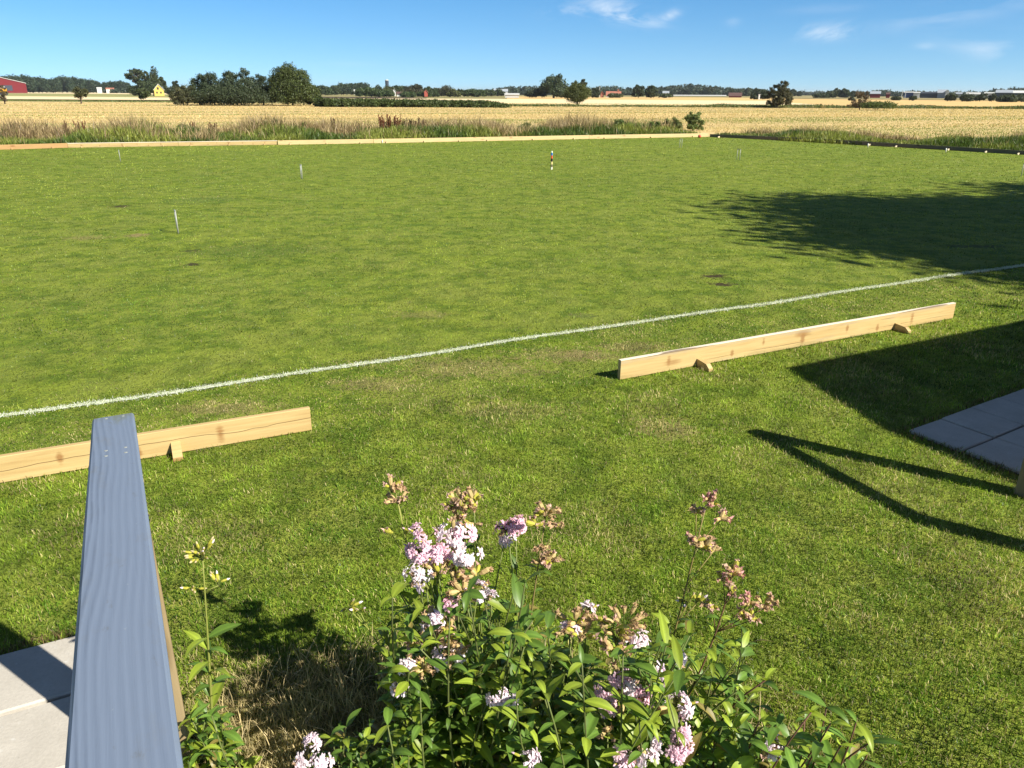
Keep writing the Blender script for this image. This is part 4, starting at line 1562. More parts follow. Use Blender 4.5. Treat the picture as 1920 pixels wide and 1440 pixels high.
# right of centre
RB_ = [(1332, 16, 160, 900, 'dome', 'dark tree at the right end of the wood'), (1378, 30, 164, 800, 'dome', 'dark tree behind the brown roofed barn'), (1400, 26, 163, 800, 'dome', 'dark tree just right of the brown roofed barn'),
       (1420, 24, 164.5, 480, 'dome', 'green tree left of the pale gatepost'), (1432, 16, 168, 330, 'bush', 'bush behind the pale gatepost'), (1416, 14, 175, 330, 'bush', 'small dark bush left of the pale gatepost'), (1487, 14, 167, 800, 'dome', 'distant tree peeping right of the windswept tree'), (1499, 8, 170, 800, 'dome', 'tiny distant tree right of the windswept tree'),
       (1568, 20, 164, 520, 'dome', 'tallest dark tree of the clump right of the blue hill'), (1585, 22, 164.5, 520, 'dome', 'right hand dark tree of the clump right of the blue hill'), (1556, 24, 170, 480, 'wind', 'lower dark bush of the clump right of the blue hill'), (1600, 12, 170, 600, 'dome', 'small tree at the right foot of the clump'),
       (1598, 9, 181.5, 300, 'bush', 'little round bush alone left of the brown shrub'), (1682, 15, 181.5, 330, 'bush', 'low round bush in the dry pasture'), (1713, 13, 180, 320, 'wind', 'leaning small bush in the dry pasture'), (1784, 22, 175, 300, 'wind', 'leaning dark bush left of the long bushy row'),
       (1816, 26, 175.5, 300, 'bush', 'left bush of the dark row before the sheds'), (1840, 22, 174.5, 300, 'wind', 'middle bush of the dark row before the sheds'), (1862, 14, 175, 300, 'wind', 'narrow leaning bush of the dark row before the sheds'), (1892, 40, 180, 290, 'bush', 'low wide bush of the dark row before the sheds'), (1915, 20, 176, 295, 'bush', 'bush of the dark row cut by the right photo edge'), (1540, 26, 176, 470, 'bush', 'low bush at the left foot of the dark clump')]
for i, (x, w, t_, d, kd, lab) in enumerate(RB_):
    bush = 'bush' in lab
    tree('bush' if bush else 'broad_tree', lab, at(x, d), zat(x, t_, d), wid(x, w * 1.15, d), kd, (0.049, 0.065, 0.032), 40, 80, 0.0012 * d, 0.03, seed=130 + i, cat='bush' if bush else 'tree')


def wood(label, d, spec, n, seed, base=(0.041, 0.060, 0.038), thick=90, size=1.9):
    """far-off wood that reads as one mass: spec = list of (px, top px) along its skyline"""
    rg = np.random.default_rng(seed)
    Cs, Rs = [], []
    xs_ = [s[0] for s in spec]
    ys_ = [s[1] for s in spec]
    for i in range(n):
        x = rg.uniform(xs_[0], xs_[-1])
        back = rg.random() ** 1.5
        dd = d + thick * back
        zt = zat(x, np.interp(x, xs_, ys_) + rg.uniform(0.0, 2.0), dd) - 3
        zt = zt * (0.55 + 0.45 * back) if back < 0.6 else zt
        p = at(x, dd)
        r = rg.uniform(2.2, 4.5) * d / 900
        Cs.append((p[0], p[1], max(1, zt - r * 0.2)))
        Rs.append(r)
        if back < 0.35:
            for q in range(2):
                Cs.append((p[0] + rg.uniform(-3, 3), p[1] + rg.uniform(-3, 3), max(0.8, zt * rg.uniform(0.1, 0.7))))
                Rs.append(r)
    V, F, c = leaf_cloud(Cs, Rs, 46, size, base, 0.4, rg, squash=0.9)
    return tag(mesh_np('wood', V, [F], MAT['leaf'], color=c), label, 'wood', kind='stuff')


wood('dark wooded hill along the centre and right of the horizon', 900, [(900, 166), (950, 160), (1010, 159), (1100, 160), (1160, 159), (1190, 163), (1230, 160), (1260, 158), (1290, 154.5), (1320, 157), (1350, 161), (1390, 164), (1430, 165), (1460, 169)], 480, 201)
wood('low dark wood behind the farms on the left', 1000, [(590, 170), (640, 168), (720, 168), (800, 169), (900, 168), (960, 168)], 120, 202)
wood('distant tree line behind the farm sheds on the right', 900, [(1600, 171), (1640, 167), (1662, 166), (1690, 170), (1700, 167), (1710, 166), (1725, 168), (1760, 170), (1800, 170)], 120, 203)
wood('distant dark hillock of trees left of the long shed', 1000, [(1788, 173), (1815, 169), (1845, 170), (1860, 174)], 60, 204)
wood('dark wood behind the long shed at the right photo edge', 950, [(1850, 170), (1858, 164), (1880, 162.5), (1920, 160.5), (2000, 159)], 110, 205)
wood('low tree line beyond the poplars on the left', 900, [(185, 158), (210, 160), (250, 160), (330, 162), (360, 163)], 90, 206)
wood('thin far tree line at the foot of the blue hill', 1500, [(1480, 176), (1500, 174.8), (1520, 175.2), (1545, 174.8)], 30, 207, size=2.4)

# far blue hill
V, F = [], []
hx = np.linspace(1380, 1640, 27)
for x in hx:
    k = exp(-((x - 1520) / 60.0) ** 2)
    p = at(x, 5200)
    V += [(p[0], p[1], -1), (p[0] * 1.03, p[1] * 1.03, max(2, zat(x, 172.6, 5350) * k)), (p[0] * 1.2, p[1] * 1.2, -1)]
for i in range(26):
    a = i * 3
    F += [(a, a + 3, a + 4, a + 1), (a + 1, a + 4, a + 5, a + 2)]
mb = MB()
mb.add(V, F)
tag(mb.build('hills', plain('far_hill', (0.068, 0.098, 0.068), 0.95, 0.05, 0, 0.2, 0.005), None, True), kind='structure')

# big tree outside the frame at the right: its crown throws the broad shadow on the court
tree('large_tree', 'large leafy tree just right of the view that shades the court', (16.25, 6.25), 9.6, 10.8, 'round', (0.054, 0.091, 0.027), 140, 720, 0.17, 0.22, seed=300, shell=0.2, tr=0.3, nl=16, lean=0.0)
tree('large_tree', 'second leafy tree right of the view, further along the court', (20.5, 10.5), 9.0, 8.0, 'round', (0.054, 0.091, 0.027), 60, 260, 0.19, 0.2, seed=301, shell=0.2, tr=0.28)

# ================================================================== FAR BUILDINGS


def gable(name, label, px0, px1, base, eave, ridge, d, wallc, roofc, ang=0.0, depth=None, group=None, cat='building', gable_front=False, zb=0.0, windows=0):
    """simple gabled building: front between two photo columns at distance d"""
    p0, p1 = at(px0, d), at(px1, d)
    L = np.linalg.norm(p1 - p0)
    rz = atan2((p1 - p0)[1], (p1 - p0)[0]) + ang
    ze = zat((px0 + px1) / 2, eave, d)
    zr = zat((px0 + px1) / 2, ridge, d)
    D = depth or max(6.0, (zr - ze) * 2.2)
    root = empty(name, (p0[0], p0[1], zb), rz, label, cat, group)
    mb = MB()
    ov = 0.25
    if gable_front:
        V = [(0, 0, 0), (L, 0, 0), (L, 0, ze), (L / 2, 0, zr), (0, 0, ze), (0, D, 0), (L, D, 0), (L, D, ze), (L / 2, D, zr), (0, D, ze)]
        F = [(0, 1, 2, 3, 4), (9, 8, 7, 6, 5), (0, 4, 9, 5), (1, 6, 7, 2)]
        RV = [[(-ov, -ov, ze - ov * 0.8), (L / 2, -ov, zr + 0.05), (L / 2, D + ov, zr + 0.05), (-ov, D + ov, ze - ov * 0.8)], [(L + ov, -ov, ze - ov * 0.8), (L / 2, -ov, zr + 0.05), (L / 2, D + ov, zr + 0.05), (L + ov, D + ov, ze - ov * 0.8)]]
    else:
        V = [(0, 0, 0), (L, 0, 0), (L, 0, ze), (0, 0, ze), (0, D, 0), (L, D, 0), (L, D, ze), (0, D, ze), (0, D / 2, zr), (L, D / 2, zr)]
        F = [(0, 1, 2, 3), (5, 4, 7, 6), (4, 0, 3, 8, 7), (1, 5, 6, 9, 2)]
        RV = [[(-ov, -ov, ze - ov * 0.6), (L + ov, -ov, ze - ov * 0.6), (L + ov, D / 2, zr + 0.05), (-ov, D / 2, zr + 0.05)], [(-ov, D + ov, ze - ov * 0.6), (L + ov, D + ov, ze - ov * 0.6), (L + ov, D / 2, zr + 0.05), (-ov, D / 2, zr + 0.05)]]
    mb.add(V, F)
    mb.build('wall', wallc, root)
    mb = MB()
    for q in RV:
        q = np.array(q)
        q2 = q + np.array([0, 0, 0.22])
        mb.add(np.concatenate([q, q2]), [(0, 1, 2, 3), (4, 7, 6, 5), (0, 4, 5, 1), (1, 5, 6, 2), (2, 6, 7, 3), (3, 7, 4, 0)])
    mb.build('roof', roofc, root)
    return root, L, ze, zr, D


mRed = plain('red_cladding', (0.15, 0.020, 0.024), 0.85, 0.1)
mYel = plain('yellow_render', (0.60, 0.44, 0.12), 0.85, 0.1)
mWhite = plain('white_render', (0.58, 0.58, 0.56), 0.8, 0.1)
mTile = plain('red_tiles', (0.34, 0.14, 0.10), 0.85, 0.1)
mGrey = plain('grey_sheet_roof', (0.30, 0.33, 0.37), 0.7, 0.2)
mDark = plain('dark_cladding', (0.05, 0.06, 0.08), 0.8, 0.1)
mBrown = plain('brown_roof', (0.11, 0.065, 0.06), 0.9, 0.1)
mPaleRoof = plain('pale_sheet_roof', (0.48, 0.48, 0.46), 0.6, 0.2)
mBlueS = plain('blue_cladding', (0.045, 0.085, 0.22), 0.8, 0.1)

# red barn at the left edge: gable towards the viewer with a kinked roof
d = 800
p0, p1 = at(-52, d), at(52, d)
L = np.linalg.norm(p1 - p0)
root = empty('red_barn', (p0[0], p0[1], 0), atan2((p1 - p0)[1], (p1 - p0)[0]), 'dark red barn with pale roof edge at the left photo edge', 'barn')
s = L / 104.0
zz = lambda py: zat(26, py, d)
prof = [(0, zz(158)), (46 * s, zz(145.5)), (52 * s, zz(143.2)), (58 * s, zz(145.8)), (104 * s, zz(156.3))]
V = [(0, 0, -0.2)] + [(x, 0, z) for x, z in prof] + [(104 * s, 0, -0.2)]
n = len(V)
V2 = V + [(x, 40, z) for x, y, z in V]
F = [tuple(range(n))[::-1], tuple(range(n, 2 * n))] + [(i, (i + 1) % n, n + (i + 1) % n, n + i) for i in range(n)]
mb = MB()
mb.add(V2, F)
mb.build('wall', mRed, root)
mb = MB()
for k in range(len(prof) - 1):
    (xa, za), (xb, zb_) = prof[k], prof[k + 1]
    ex = 0.35 if k == 3 else 0.0
    q = np.array([(xa, -0.5, za + 0.04), (xb + ex, -0.5, zb_ + 0.04), (xb + ex, 40.4, zb_ + 0.04), (xa, 40.4, za + 0.04)])
    q2 = q + np.array([0, 0, 0.38])
    mb.add(np.concatenate([q, q2]), [(0, 3, 2, 1), (4, 5, 6, 7), (0, 1, 5, 4), (1, 2, 6, 5), (2, 3, 7, 6), (3, 0, 4, 7)])
mb.build('roof', mPaleRoof, root)
mb = MB()
mb.box((66 * s, -0.06, zz(165)), (22 * s, 0.1, 11 * s))
mb.build('door', mDark, root)

# yellow wheeled machine in front of it
d = 420
p = at(7, d)
root = empty('farm_trailer', (p[0], p[1], 0), radians(14), 'yellow-orange farm machine half hidden by the bare bush before the red barn', 'farm machine')
w = wid(7, 11, d)
zb1, zt1 = zat(7, 174.5, d), zat(7, 166, d)
zb1 = max(zb1, 0.7)
mY = plain('machine_yellow', (0.62, 0.30, 0.02), 0.5, 0.4)
mb = MB()
V = [(-w / 2 * 0.8, -1, zb1), (w / 2 * 0.8, -1, zb1), (w / 2 * 0.8, 1, zb1), (-w / 2 * 0.8, 1, zb1), (-w / 2, -1.1, zt1), (w / 2, -1.1, zt1), (w / 2, 1.1, zt1), (-w / 2, 1.1, zt1)]
mb.add(V, [(0, 3, 2, 1), (4, 5, 6, 7), (0, 1, 5, 4), (1, 2, 6, 5), (2, 3, 7, 6), (3, 0, 4, 7)])
mb.build('body', mY, root)
mb = MB()
mb.box((0, 0, zt1 + 0.45), (w * 0.55, 1.4, 0.8), bev=0.08)
mb.build('cab', mPaleRoof, root)
for sx in (-1, 1):
    for sy in (-1, 1):
        mb = MB()
        mb.tube([(sx * w * 0.3, sy * 1.0 - 0.14, 0.5), (sx * w * 0.3, sy * 1.0 + 0.14, 0.5)], 0.5, 16)
        mb.build('wheel', mDark, root)

# yellow house
root, L, ze, zr, D = gable('yellow_house', 'yellow gabled house with white roof edge right of the ragged tree', 289.5, 308, 175, 168.5, 158.3, 380, mYel, mWhite, gable_front=True, depth=9, cat='house')
gd = plain('window_dark', (0.03, 0.03, 0.035), 0.3, 0.5)
for (fx, fz, ww) in ((0.28, 0.30, 0.55), (0.68, 0.30, 0.55), (0.42, 0.66, 0.7)):
    mb = MB()
    mb.box((L * fx, -0.03, zr * fz), (ww, 0.08, ww * 1.25))
    mb.build('window', gd, root)
gable('cottage', 'small white house low among the trees left of the ragged tree', 183, 192, 170, 166, 164, 900, mWhite, mPaleRoof, cat='house')
gable('cottage', 'pale house with a reddish roof among the trees left of the ragged tree', 200, 215, 170, 167, 165, 905, mWhite, mTile, cat='house')
# silo
d = 640
p = at(726.5, d)
root = empty('silo', (p[0], p[1], 0), 0, 'dark round silo tower with pale domed cap above the trees', 'silo')
rr = wid(726, 6.6, d) / 2
z1, z2 = zat(726, 151, d), zat(726, 149, d)
mb = MB()
mb.tube([(0, 0, 0), (0, 0, z1 / 2), (0, 0, z1)], rr, 20)
mb.build('tower', mDark, root)
mb = MB()
mb.tube([(0, 0, z1 + 0.01), (0, 0, z1 + (z2 - z1) * 0.4), (0, 0, z1 + (z2 - z1) * 0.8), (0, 0, z2)], [rr * 1.03, rr * 0.95, rr * 0.65, rr * 0.15], 20)
mb.build('cap', mPaleRoof, root)
gable('cottage', 'tiny white house among the trees left of the silo', 664, 672, 172, 170, 168.5, 600, mWhite, mPaleRoof, cat='house')
gable('cottage', 'tiny white house right below the silo', 737, 742, 174, 171, 167, 440, mWhite, mGrey, gable_front=True, cat='house')
gable('red_house', 'small bright red gable among dark trees right of the silo', 795.5, 802, 178, 173, 169, 395, plain('bright_red', (0.36, 0.085, 0.06), 0.8), mTile, gable_front=True, cat='house')
gable('barn', 'dark roofed shed under the trees right of the silo', 744, 755, 178, 176, 173, 390, mWhite, mBrown, cat='shed')
gable('farmhouse', 'long grey roofed house on the left slope of the wooded hill', 926, 952, 174, 171.5, 167.5, 560, mWhite, mGrey, cat='house')
gable('shed', 'low pale shed at the field edge left of the tall central tree', 947, 973, 180, 177.5, 176, 330, mPaleRoof, mPaleRoof, cat='shed')
rt, L, ze, zr, D = gable('farmhouse', 'long red tiled farmhouse right of the olive tree', 1137, 1164, 181, 179, 172.2, 400, mWhite, mTile, cat='house')
mb = MB()
mb.box((L * 0.82, D * 0.5, zr + 0.5), (0.7, 0.7, 1.4))
mb.build('chimney', mTile, rt)
gable('farmhouse', 'short red gable at the left end of the red tiled farmhouse', 1126, 1132, 181, 177, 171.6, 402, mTile, mTile, gable_front=True, cat='house')
p = at(1124, 398)
mb = MB()
mb.tube([(0, 0, 0), (0, 0, zat(1124, 162, 398))], 0.09, 8)
o = mb.build('flagpole', mPaleRoof)
o.location = (p[0], p[1], 0)
tag(o, 'thin pale pole standing left of the red tiled farmhouse', 'pole')
gable('farmhouse', 'grey roofed house at the wood edge right of the flat topped tree', 1243, 1254, 176, 174.5, 171.6, 420, mWhite, mGrey, cat='house')
gable('greenhouse', 'long low pale roof at the foot of the wood right of centre', 1259, 1362, 181, 179.6, 178.6, 640, mPaleRoof, mPaleRoof, cat='shed')
gable('barn', 'dark brown roofed barn right of the wood', 1367, 1391, 182, 180, 174.6, 470, mRed, mBrown, cat='barn')
p = at(1424, 310)
mb = MB()
zt = zat(1424, 176.6, 310)
mb.box((0, 0, zt * 0.45), (0.5, 0.5, zt * 0.9), bev=0.03)
mb.box((0, 0, zt * 0.95), (0.72, 0.72, zt * 0.1), bev=0.03)
o = mb.build('gatepost', mWhite)
o.location = (p[0], p[1], 0)
tag(o, 'pale square gatepost standing between dark bushes left of the windswept tree', 'post')
# sheds on the right
gable('red_barn', 'red barn with grey roof right of the brown shrub', 1632, 1651, 178, 175.8, 171.8, 520, mRed, mGrey, cat='barn')
gable('cottage', 'tiny red cottage right of the red barn', 1662, 1669, 178, 176.5, 174.4, 520, mRed, mBrown, cat='house')
gable('farm_shed', 'dark blue shed with pale strip left of the white shed', 1695, 1713, 178, 173.5, 172.5, 540, mBlueS, mPaleRoof, cat='shed')
gable('farm_shed', 'bright white low shed right of the blue one', 1713, 1725, 178, 173.8, 173.2, 535, mWhite, mWhite, cat='shed')
gable('farm_shed', 'long low dark shed left of the tall grey hall', 1726, 1760, 178, 175, 173.5, 545, mDark, mDark, cat='shed')
gable('farm_hall', 'tall hall with blue-grey roof', 1758, 1774, 178, 174, 168.8, 540, mGrey, mGrey, cat='hall')
gable('farm_hall', 'tall white end building beside the blue-grey hall', 1772.5, 1779, 178, 171, 168.8, 535, mWhite, mWhite, gable_front=True, cat='hall')
gable('farm_shed', 'pale blue-grey low shed below the hillock of trees', 1793, 1804, 178, 176, 174, 560, mGrey, mGrey, cat='shed')
gable('farm_shed', 'long pale roofed shed right of the hillock of trees', 1812, 1838, 178.5, 176.5, 174, 545, mPaleRoof, mPaleRoof, cat='shed')
gable('farm_shed', 'white shed between pale shed and long grey hall', 1846, 1864, 178.5, 175, 173.8, 548, mWhite, mPaleRoof, cat='shed')
gable('farm_hall', 'long dark hall with blue-grey roof at the right', 1867, 1898, 178.5, 173.8, 169.4, 530, mDark, mGrey, cat='hall')
gable('farm_hall', 'long hall with white roof at the right photo edge', 1898, 1960, 178.5, 174.3, 170.6, 532, mDark, mWhite, cat='hall')
for k, x in enumerate((1691.5, 1698)):
    p = at(x, 520)
    mb = MB()
    mb.tube([(0, 0, 0), (0, 0, zat(x, 169 + k, 520))], 0.16, 8)
    o = mb.build('mast', mPaleRoof)
    o.location = (p[0], p[1], 0)
    tag(o, ['taller thin mast at the left end of the dark blue shed', 'shorter thin mast in front of the dark blue shed'][k], 'mast')
# ================================================================== WEEDS THAT CAN BE TOLD APART


def dock(px, base_py, top_py, wpx, label, col, n=26, seed=0, green=0.25, name='dock_plant'):
    g = G(px, base_py)
    d = float(np.hypot(g[0], g[1]))
    H = zat(px, top_py, d)
    W = wid(px, wpx, d)
    rg = np.random.default_rng(400 + seed)
    root = empty(name, (g[0], g[1], -0.05), 0, label, 'weed')
    st = MB()
    Cs, Rs = [], []
    for i in range(n):
        x, y = rg.uniform(-0.5, 0.5) * W, rg.uniform(-0.3, 0.3) * W
        h = H * rg.uniform(0.65, 1.0)
        lx = rg.normal() * 0.06
        st.tube([(x * 0.6, y * 0.6, 0), (x * 0.85, y * 0.85, h * 0.5), (x + lx, y, h)], [0.012, 0.010, 0.005], 5, col)
        for k in range(15):
            f = 0.45 + 0.55 * k / 14
            Cs.append((x * (0.7 + 0.3 * f) + lx * f + rg.normal() * 0.015, y * (0.7 + 0.3 * f) + rg.normal() * 0.015, h * f))
            Rs.append(0.024 * (1.2 - 0.6 * (f - 0.45) * 2))
    st.build('stem', MAT['stem'], root, color=True)
    V, F, c = leaf_cloud(Cs, Rs, 9, 0.034, col, 0.4, rg, elong=1.6)
    mesh_np('seed_spikes', V, [F], MAT['leaf'], root, color=c)
    Cs = [(rg.uniform(-0.5, 0.5) * W, rg.uniform(-0.3, 0.3) * W, rg.uniform(0.05, 0.45) * H) for _ in range(n)]
    V, F, c = leaf_cloud(Cs, [0.14] * len(Cs), 12, 0.13, (0.065, 0.10, 0.02), 0.5, rg, elong=2.6)
    mesh_np('foliage', V, [F], MAT['leaf'], root, color=c)
    return root


RED = (0.19, 0.075, 0.040)
BRN = (0.17, 0.095, 0.055)
dock(733, 257, 212, 40, 'largest red-brown dock clump behind the straw pale board', RED, 36, 1)
dock(775, 256, 219, 44, 'looser grey-brown dock right of the largest red one', (0.13, 0.08, 0.05), 24, 2)
dock(836, 254, 222, 10, 'narrow red-brown dock spike left of the centre', RED, 6, 3)
dock(817, 255, 225, 14, 'brown dock spikes between large red dock and narrow spike', BRN, 7, 4)
dock(126, 263, 224, 12, 'brown dock spikes behind the honey coloured far board', BRN, 8, 5)
dock(157, 262, 224, 16, 'red-brown dock behind the honey coloured far board', RED, 12, 6)
dock(222, 259, 229, 14, 'brown dock behind the pale far board left of the jog', BRN, 9, 7)
dock(260, 259, 221, 8, 'tall thin brown weed behind the pale far board', BRN, 5, 8)
dock(366, 258, 225, 16, 'red-brown dock between the two leafy green weeds', RED, 10, 9)
dock(400, 258, 226, 14, 'brown dock near the leafy weed left of the jog', BRN, 9, 10)
dock(628, 257, 219, 16, 'pale brown weed spikes right of the broad leafy weed', (0.20, 0.14, 0.09), 9, 11)
dock(42, 264, 228, 24, 'dark brown weeds behind the orange board', (0.09, 0.06, 0.035), 12, 12)


def bushy(px, base_py, top_py, wpx, label, col, seed, size=0.10, kind='upright', name='weed_bush'):
    g = G(px, base_py)
    d = float(np.hypot(g[0], g[1]))
    return tree(name, label, (g[0], g[1]), zat(px, top_py, d), wid(px, wpx, d), 'willow' if kind == 'upright' else kind, tuple(k * 1.35 for k in col), 60, 70, size * 0.5, 0.02, seed=seed, elong=3.0, shell=0.1, cat='weed', tr=0.03, nl=16)


bushy(1300, 244, 205, 44, 'tallest bushy dark green weed near the far corner', (0.115, 0.150, 0.050), 501)
bushy(1258, 248, 219, 46, 'bushy green weed left of the tallest one near the corner', (0.12, 0.145, 0.055), 502)
bushy(1222, 250, 226, 44, 'dark green leafy weed left of the corner weeds', (0.105, 0.145, 0.045), 503)
bushy(522, 256, 221, 26, 'broad leafy green weed behind the jog of the far boards', (0.060, 0.115, 0.022), 504, 0.2, 'dome')
bushy(350, 259, 232, 44, 'dark leafy weed behind the pale far board left of the jog', (0.075, 0.105, 0.032), 505, 0.14, 'dome')
bushy(575, 257, 230, 22, 'pale green weed left of the large red dock', (0.085, 0.125, 0.03), 506, 0.16, 'dome')
bushy(1160, 252, 221, 30, 'dark green nettle patch in the verge left of the corner', (0.075, 0.11, 0.032), 507, 0.12, 'dome')
bushy(985, 255, 226, 30, 'dark green weed behind the palest far board', (0.08, 0.115, 0.034), 508, 0.12, 'dome')
bushy(35, 263, 238, 30, 'low dark green weed behind the orange far board', (0.075, 0.10, 0.032), 509, 0.12, 'dome')

# ================================================================== SOAPWORT IN THE FLOWER BED
rgp = np.random.default_rng(77)
LEAF_T = np.array([0, 0.12, 0.28, 0.45, 0.62, 0.8, 0.92, 1.0])
LEAF_W = np.array([0.10, 0.55, 0.92, 1.0, 0.86, 0.52, 0.24, 0.02])


class Plant:
    def __init__(s):
        s.LV, s.LF, s.LC, s.ln = [], [], [], 0
        s.st = MB()

    def leaf(s, pos, az, el, L, W, curl, col, fold=0.22, twist=0.0):
        m = len(LEAF_T)
        ca, sa = cos(az), sin(az)
        fw = np.array([ca, sa, 0])
        sd = np.array([-sa, ca, 0])
        up = np.array([0, 0, 1.0])
        sd, up2 = sd * cos(twist) + up * sin(twist), up * cos(twist) - sd * sin(twist)
        V = np.zeros((m, 5, 3))
        C = np.zeros((m, 5, 3))
        x = z = 0.0
        e = el
        prev = 0
        for i in range(m):
            dt = LEAF_T[i] - prev
            prev = LEAF_T[i]
            e = el - curl * LEAF_T[i] ** 1.3
            x += dt * L * cos(e)
            z += dt * L * sin(e)
            nn = -sin(e) * fw + cos(e) * up2
            w = W * 0.5 * LEAF_W[i]
            for j, k in enumerate((-1, -0.5, 0, 0.5, 1)):
                wav = 0.06 * W * sin(9 * LEAF_T[i] + 3 * k) * abs(k)
                V[i, j] = pos + fw * x + up * z + sd * (w * k) + nn * (abs(k) * fold * w + wav * 0.5)
                C[i, j] = col * (1.35 if k == 0 else (0.94 if abs(k) == 0.5 else 1.02))
        idx = np.arange(m * 5).reshape(m, 5) + s.ln
        F = np.stack([idx[:-1, :-1], idx[1:, :-1], idx[1:, 1:], idx[:-1, 1:]], -1).reshape(-1, 4)
        s.LV.append(V.reshape(-1, 3))
        s.LC.append(C.reshape(-1, 3))
        s.LF.append(F)
        s.ln += m * 5

    def stem(s, base, tip, bow=0.04, r0=0.0034, r1=0.0018, col=(0.10, 0.13, 0.035), n=7):
        base = np.array(base, float)
        tip = np.array(tip, float)
        t = np.linspace(0, 1, n)
        b = rgp.normal(size=3) * np.array([1, 1, 0.0]) * bow
        horiz = (tip - base) * np.array([1, 1, 0])
        pts = base + (tip - base) * t[:, None] + b * np.sin(pi * t)[:, None] + np.array([0, 0, 1]) * (np.linalg.norm(horiz) * 0.25 * np.sin(pi * t))[:, None]
        s.st.tube(pts, r0 + (r1 - r0) * t, 6, col)
        return pts

    def leafy(s, pts, nodes, L, tone=1.0, f0=0.15, f1=0.95, droop=0.0, shrink=0.6, skip=0.0):
        m = len(pts)
        az0 = rgp.random() * pi
        for i in range(nodes):
            f = f0 + (f1 - f0) * i / max(1, nodes - 1)
            x = f * (m - 1)
            k = min(int(x), m - 2)
            p = pts[k] + (pts[k + 1] - pts[k]) * (x - k)
            az0 += pi / 2 + rgp.normal() * 0.25
            for sd in (0, pi):
                if rgp.random() < skip:
                    continue
                sc = (1 - (1 - shrink) * f) * rgp.uniform(0.5, 1.2)
                ll = L * sc
                base = np.array([0.105, 0.185, 0.030]) if rgp.random() < 0.58 else np.array([0.235, 0.305, 0.034])
                c = base * rgp.uniform(0.75, 1.25) * tone
                if rgp.random() < 0.035:
                    c = np.array([0.22, 0.18, 0.05])
                s.leaf(p, az0 + sd + rgp.normal() * 0.25, rgp.uniform(0.15, 1.05) - droop, ll, ll * rgp.uniform(0.26, 0.36), rgp.uniform(0.3, 1.7), c, fold=rgp.uniform(0.1, 0.35), twist=rgp.normal() * 0.25)

    def build_leaves(s, root):
        if s.LV:
            mesh_np('foliage', np.concatenate(s.LV), [np.concatenate(s.LF)], MAT['plantleaf'], root, color=np.concatenate(s.LC), smooth=True)
        if s.st.n:
            s.st.build('stem', MAT['stem'], root, True, True)


def basis(n):
    n = n / np.linalg.norm(n)
    a = np.cross(n, [0.3, 0.9, 0.2])
    a /= np.linalg.norm(a)
    return n, a, np.cross(n, a)


def flower(mb, pos, nrm, R, col):
    n, a, b = basis(nrm)
    for whorl, (cnt, rr, cup) in enumerate(((6, 1.0, 0.05), (6, 0.85, 0.45), (5, 0.6, 0.95))):
        for k in range(cnt):
            th = 2 * pi * (k + 0.5 * whorl) / cnt + rgp.normal() * 0.16
            dr = cos(th) * a + sin(th) * b
            sd = -sin(th) * a + cos(th) * b
            L = R * rr * rgp.uniform(0.8, 1.15)
            w = R * 0.34 * rgp.uniform(0.8, 1.2)
            cu = cup + rgp.normal() * 0.15
            pts = []
            for (f, ww, dz) in ((0.08, 0.28, 0.0), (0.55, 0.95, 0.0), (0.85, 1.15, -0.06), (1.0, 0.85, -0.16)):
                c0 = pos + dr * (L * f * cos(cu)) + n * (L * f * sin(cu) + dz * R)
                pts += [c0 - sd * w * ww * 0.5, c0 + n * (0.05 * R) * (1 if f < 1 else -1) - (dr * 0.12 * R if f == 1.0 else 0), c0 + sd * w * ww * 0.5]
            F = []
            for i in range(3):
                for j in range(2):
                    q = i * 3 + j
                    F.append((q, q + 1, q + 4, q + 3))
            mb.add(pts, F, np.array(col) * rgp.uniform(0.82, 1.12))
    mb.tube([pos - n * R * 1.25, pos - n * R * 0.6, pos + n * R * 0.05], [R * 0.13, R * 0.20, R * 0.16], 6, np.array((0.20, 0.22, 0.06)) * rgp.uniform(0.7, 1.3))


def spent(mb, pos, nrm, R, cup, pet):
    n, a, b = basis(nrm)
    mb.tube([pos - n * R * 0.9, pos - n * R * 0.4, pos + n * R * 0.35, pos + n * R * 0.7], [R * 0.16, R * 0.36, R * 0.38, R * 0.22], 7, np.array(cup) * rgp.uniform(0.7, 1.25))
    for k in range(8):
        d = n * rgp.uniform(0.4, 1.0) + (a * rgp.normal() + b * rgp.normal()) * 0.7
        d /= np.linalg.norm(d)
        s_ = np.cross(d, rgp.normal(size=3))
        s_ /= np.linalg.norm(s_)
        p = pos + n * R * 0.5
        L, w = R * rgp.uniform(0.4, 0.95), R * rgp.uniform(0.15, 0.32)
        q = p + d * L * 0.5 + rgp.normal(size=3) * R * 0.12
        mb.add([p - s_ * w * 0.4, p + s_ * w * 0.4, q + s_ * w, q - s_ * w, p + d * L + rgp.normal(size=3) * R * 0.15], [(0, 1, 2, 3), (3, 2, 4)], np.array(pet) * rgp.uniform(0.6, 1.25))


def bud(mb, pos, nrm, L, col, tip):
    n, a, b = basis(nrm)
    mb.tube([pos, pos + n * L * 0.25, pos + n * L * 0.65], [L * 0.08, L * 0.16, L * 0.12], 6, np.array(col) * rgp.uniform(0.8, 1.2))
    mb.tube([pos + n * L * 0.63, pos + n * L * 0.82, pos + n * L], [L * 0.11, L * 0.10, L * 0.02], 6, np.array(tip) * rgp.uniform(0.8, 1.2))


PINK = (0.86, 0.60, 0.70)
PALE = (0.90, 0.78, 0.82)
DEEP = (0.86, 0.54, 0.64)
LILAC = (0.86, 0.73, 0.80)
YG = (0.48, 0.46, 0.07)
BROWN = (0.52, 0.34, 0.20)
TANC = (0.58, 0.44, 0.20)
CORAL = (0.72, 0.38, 0.36)


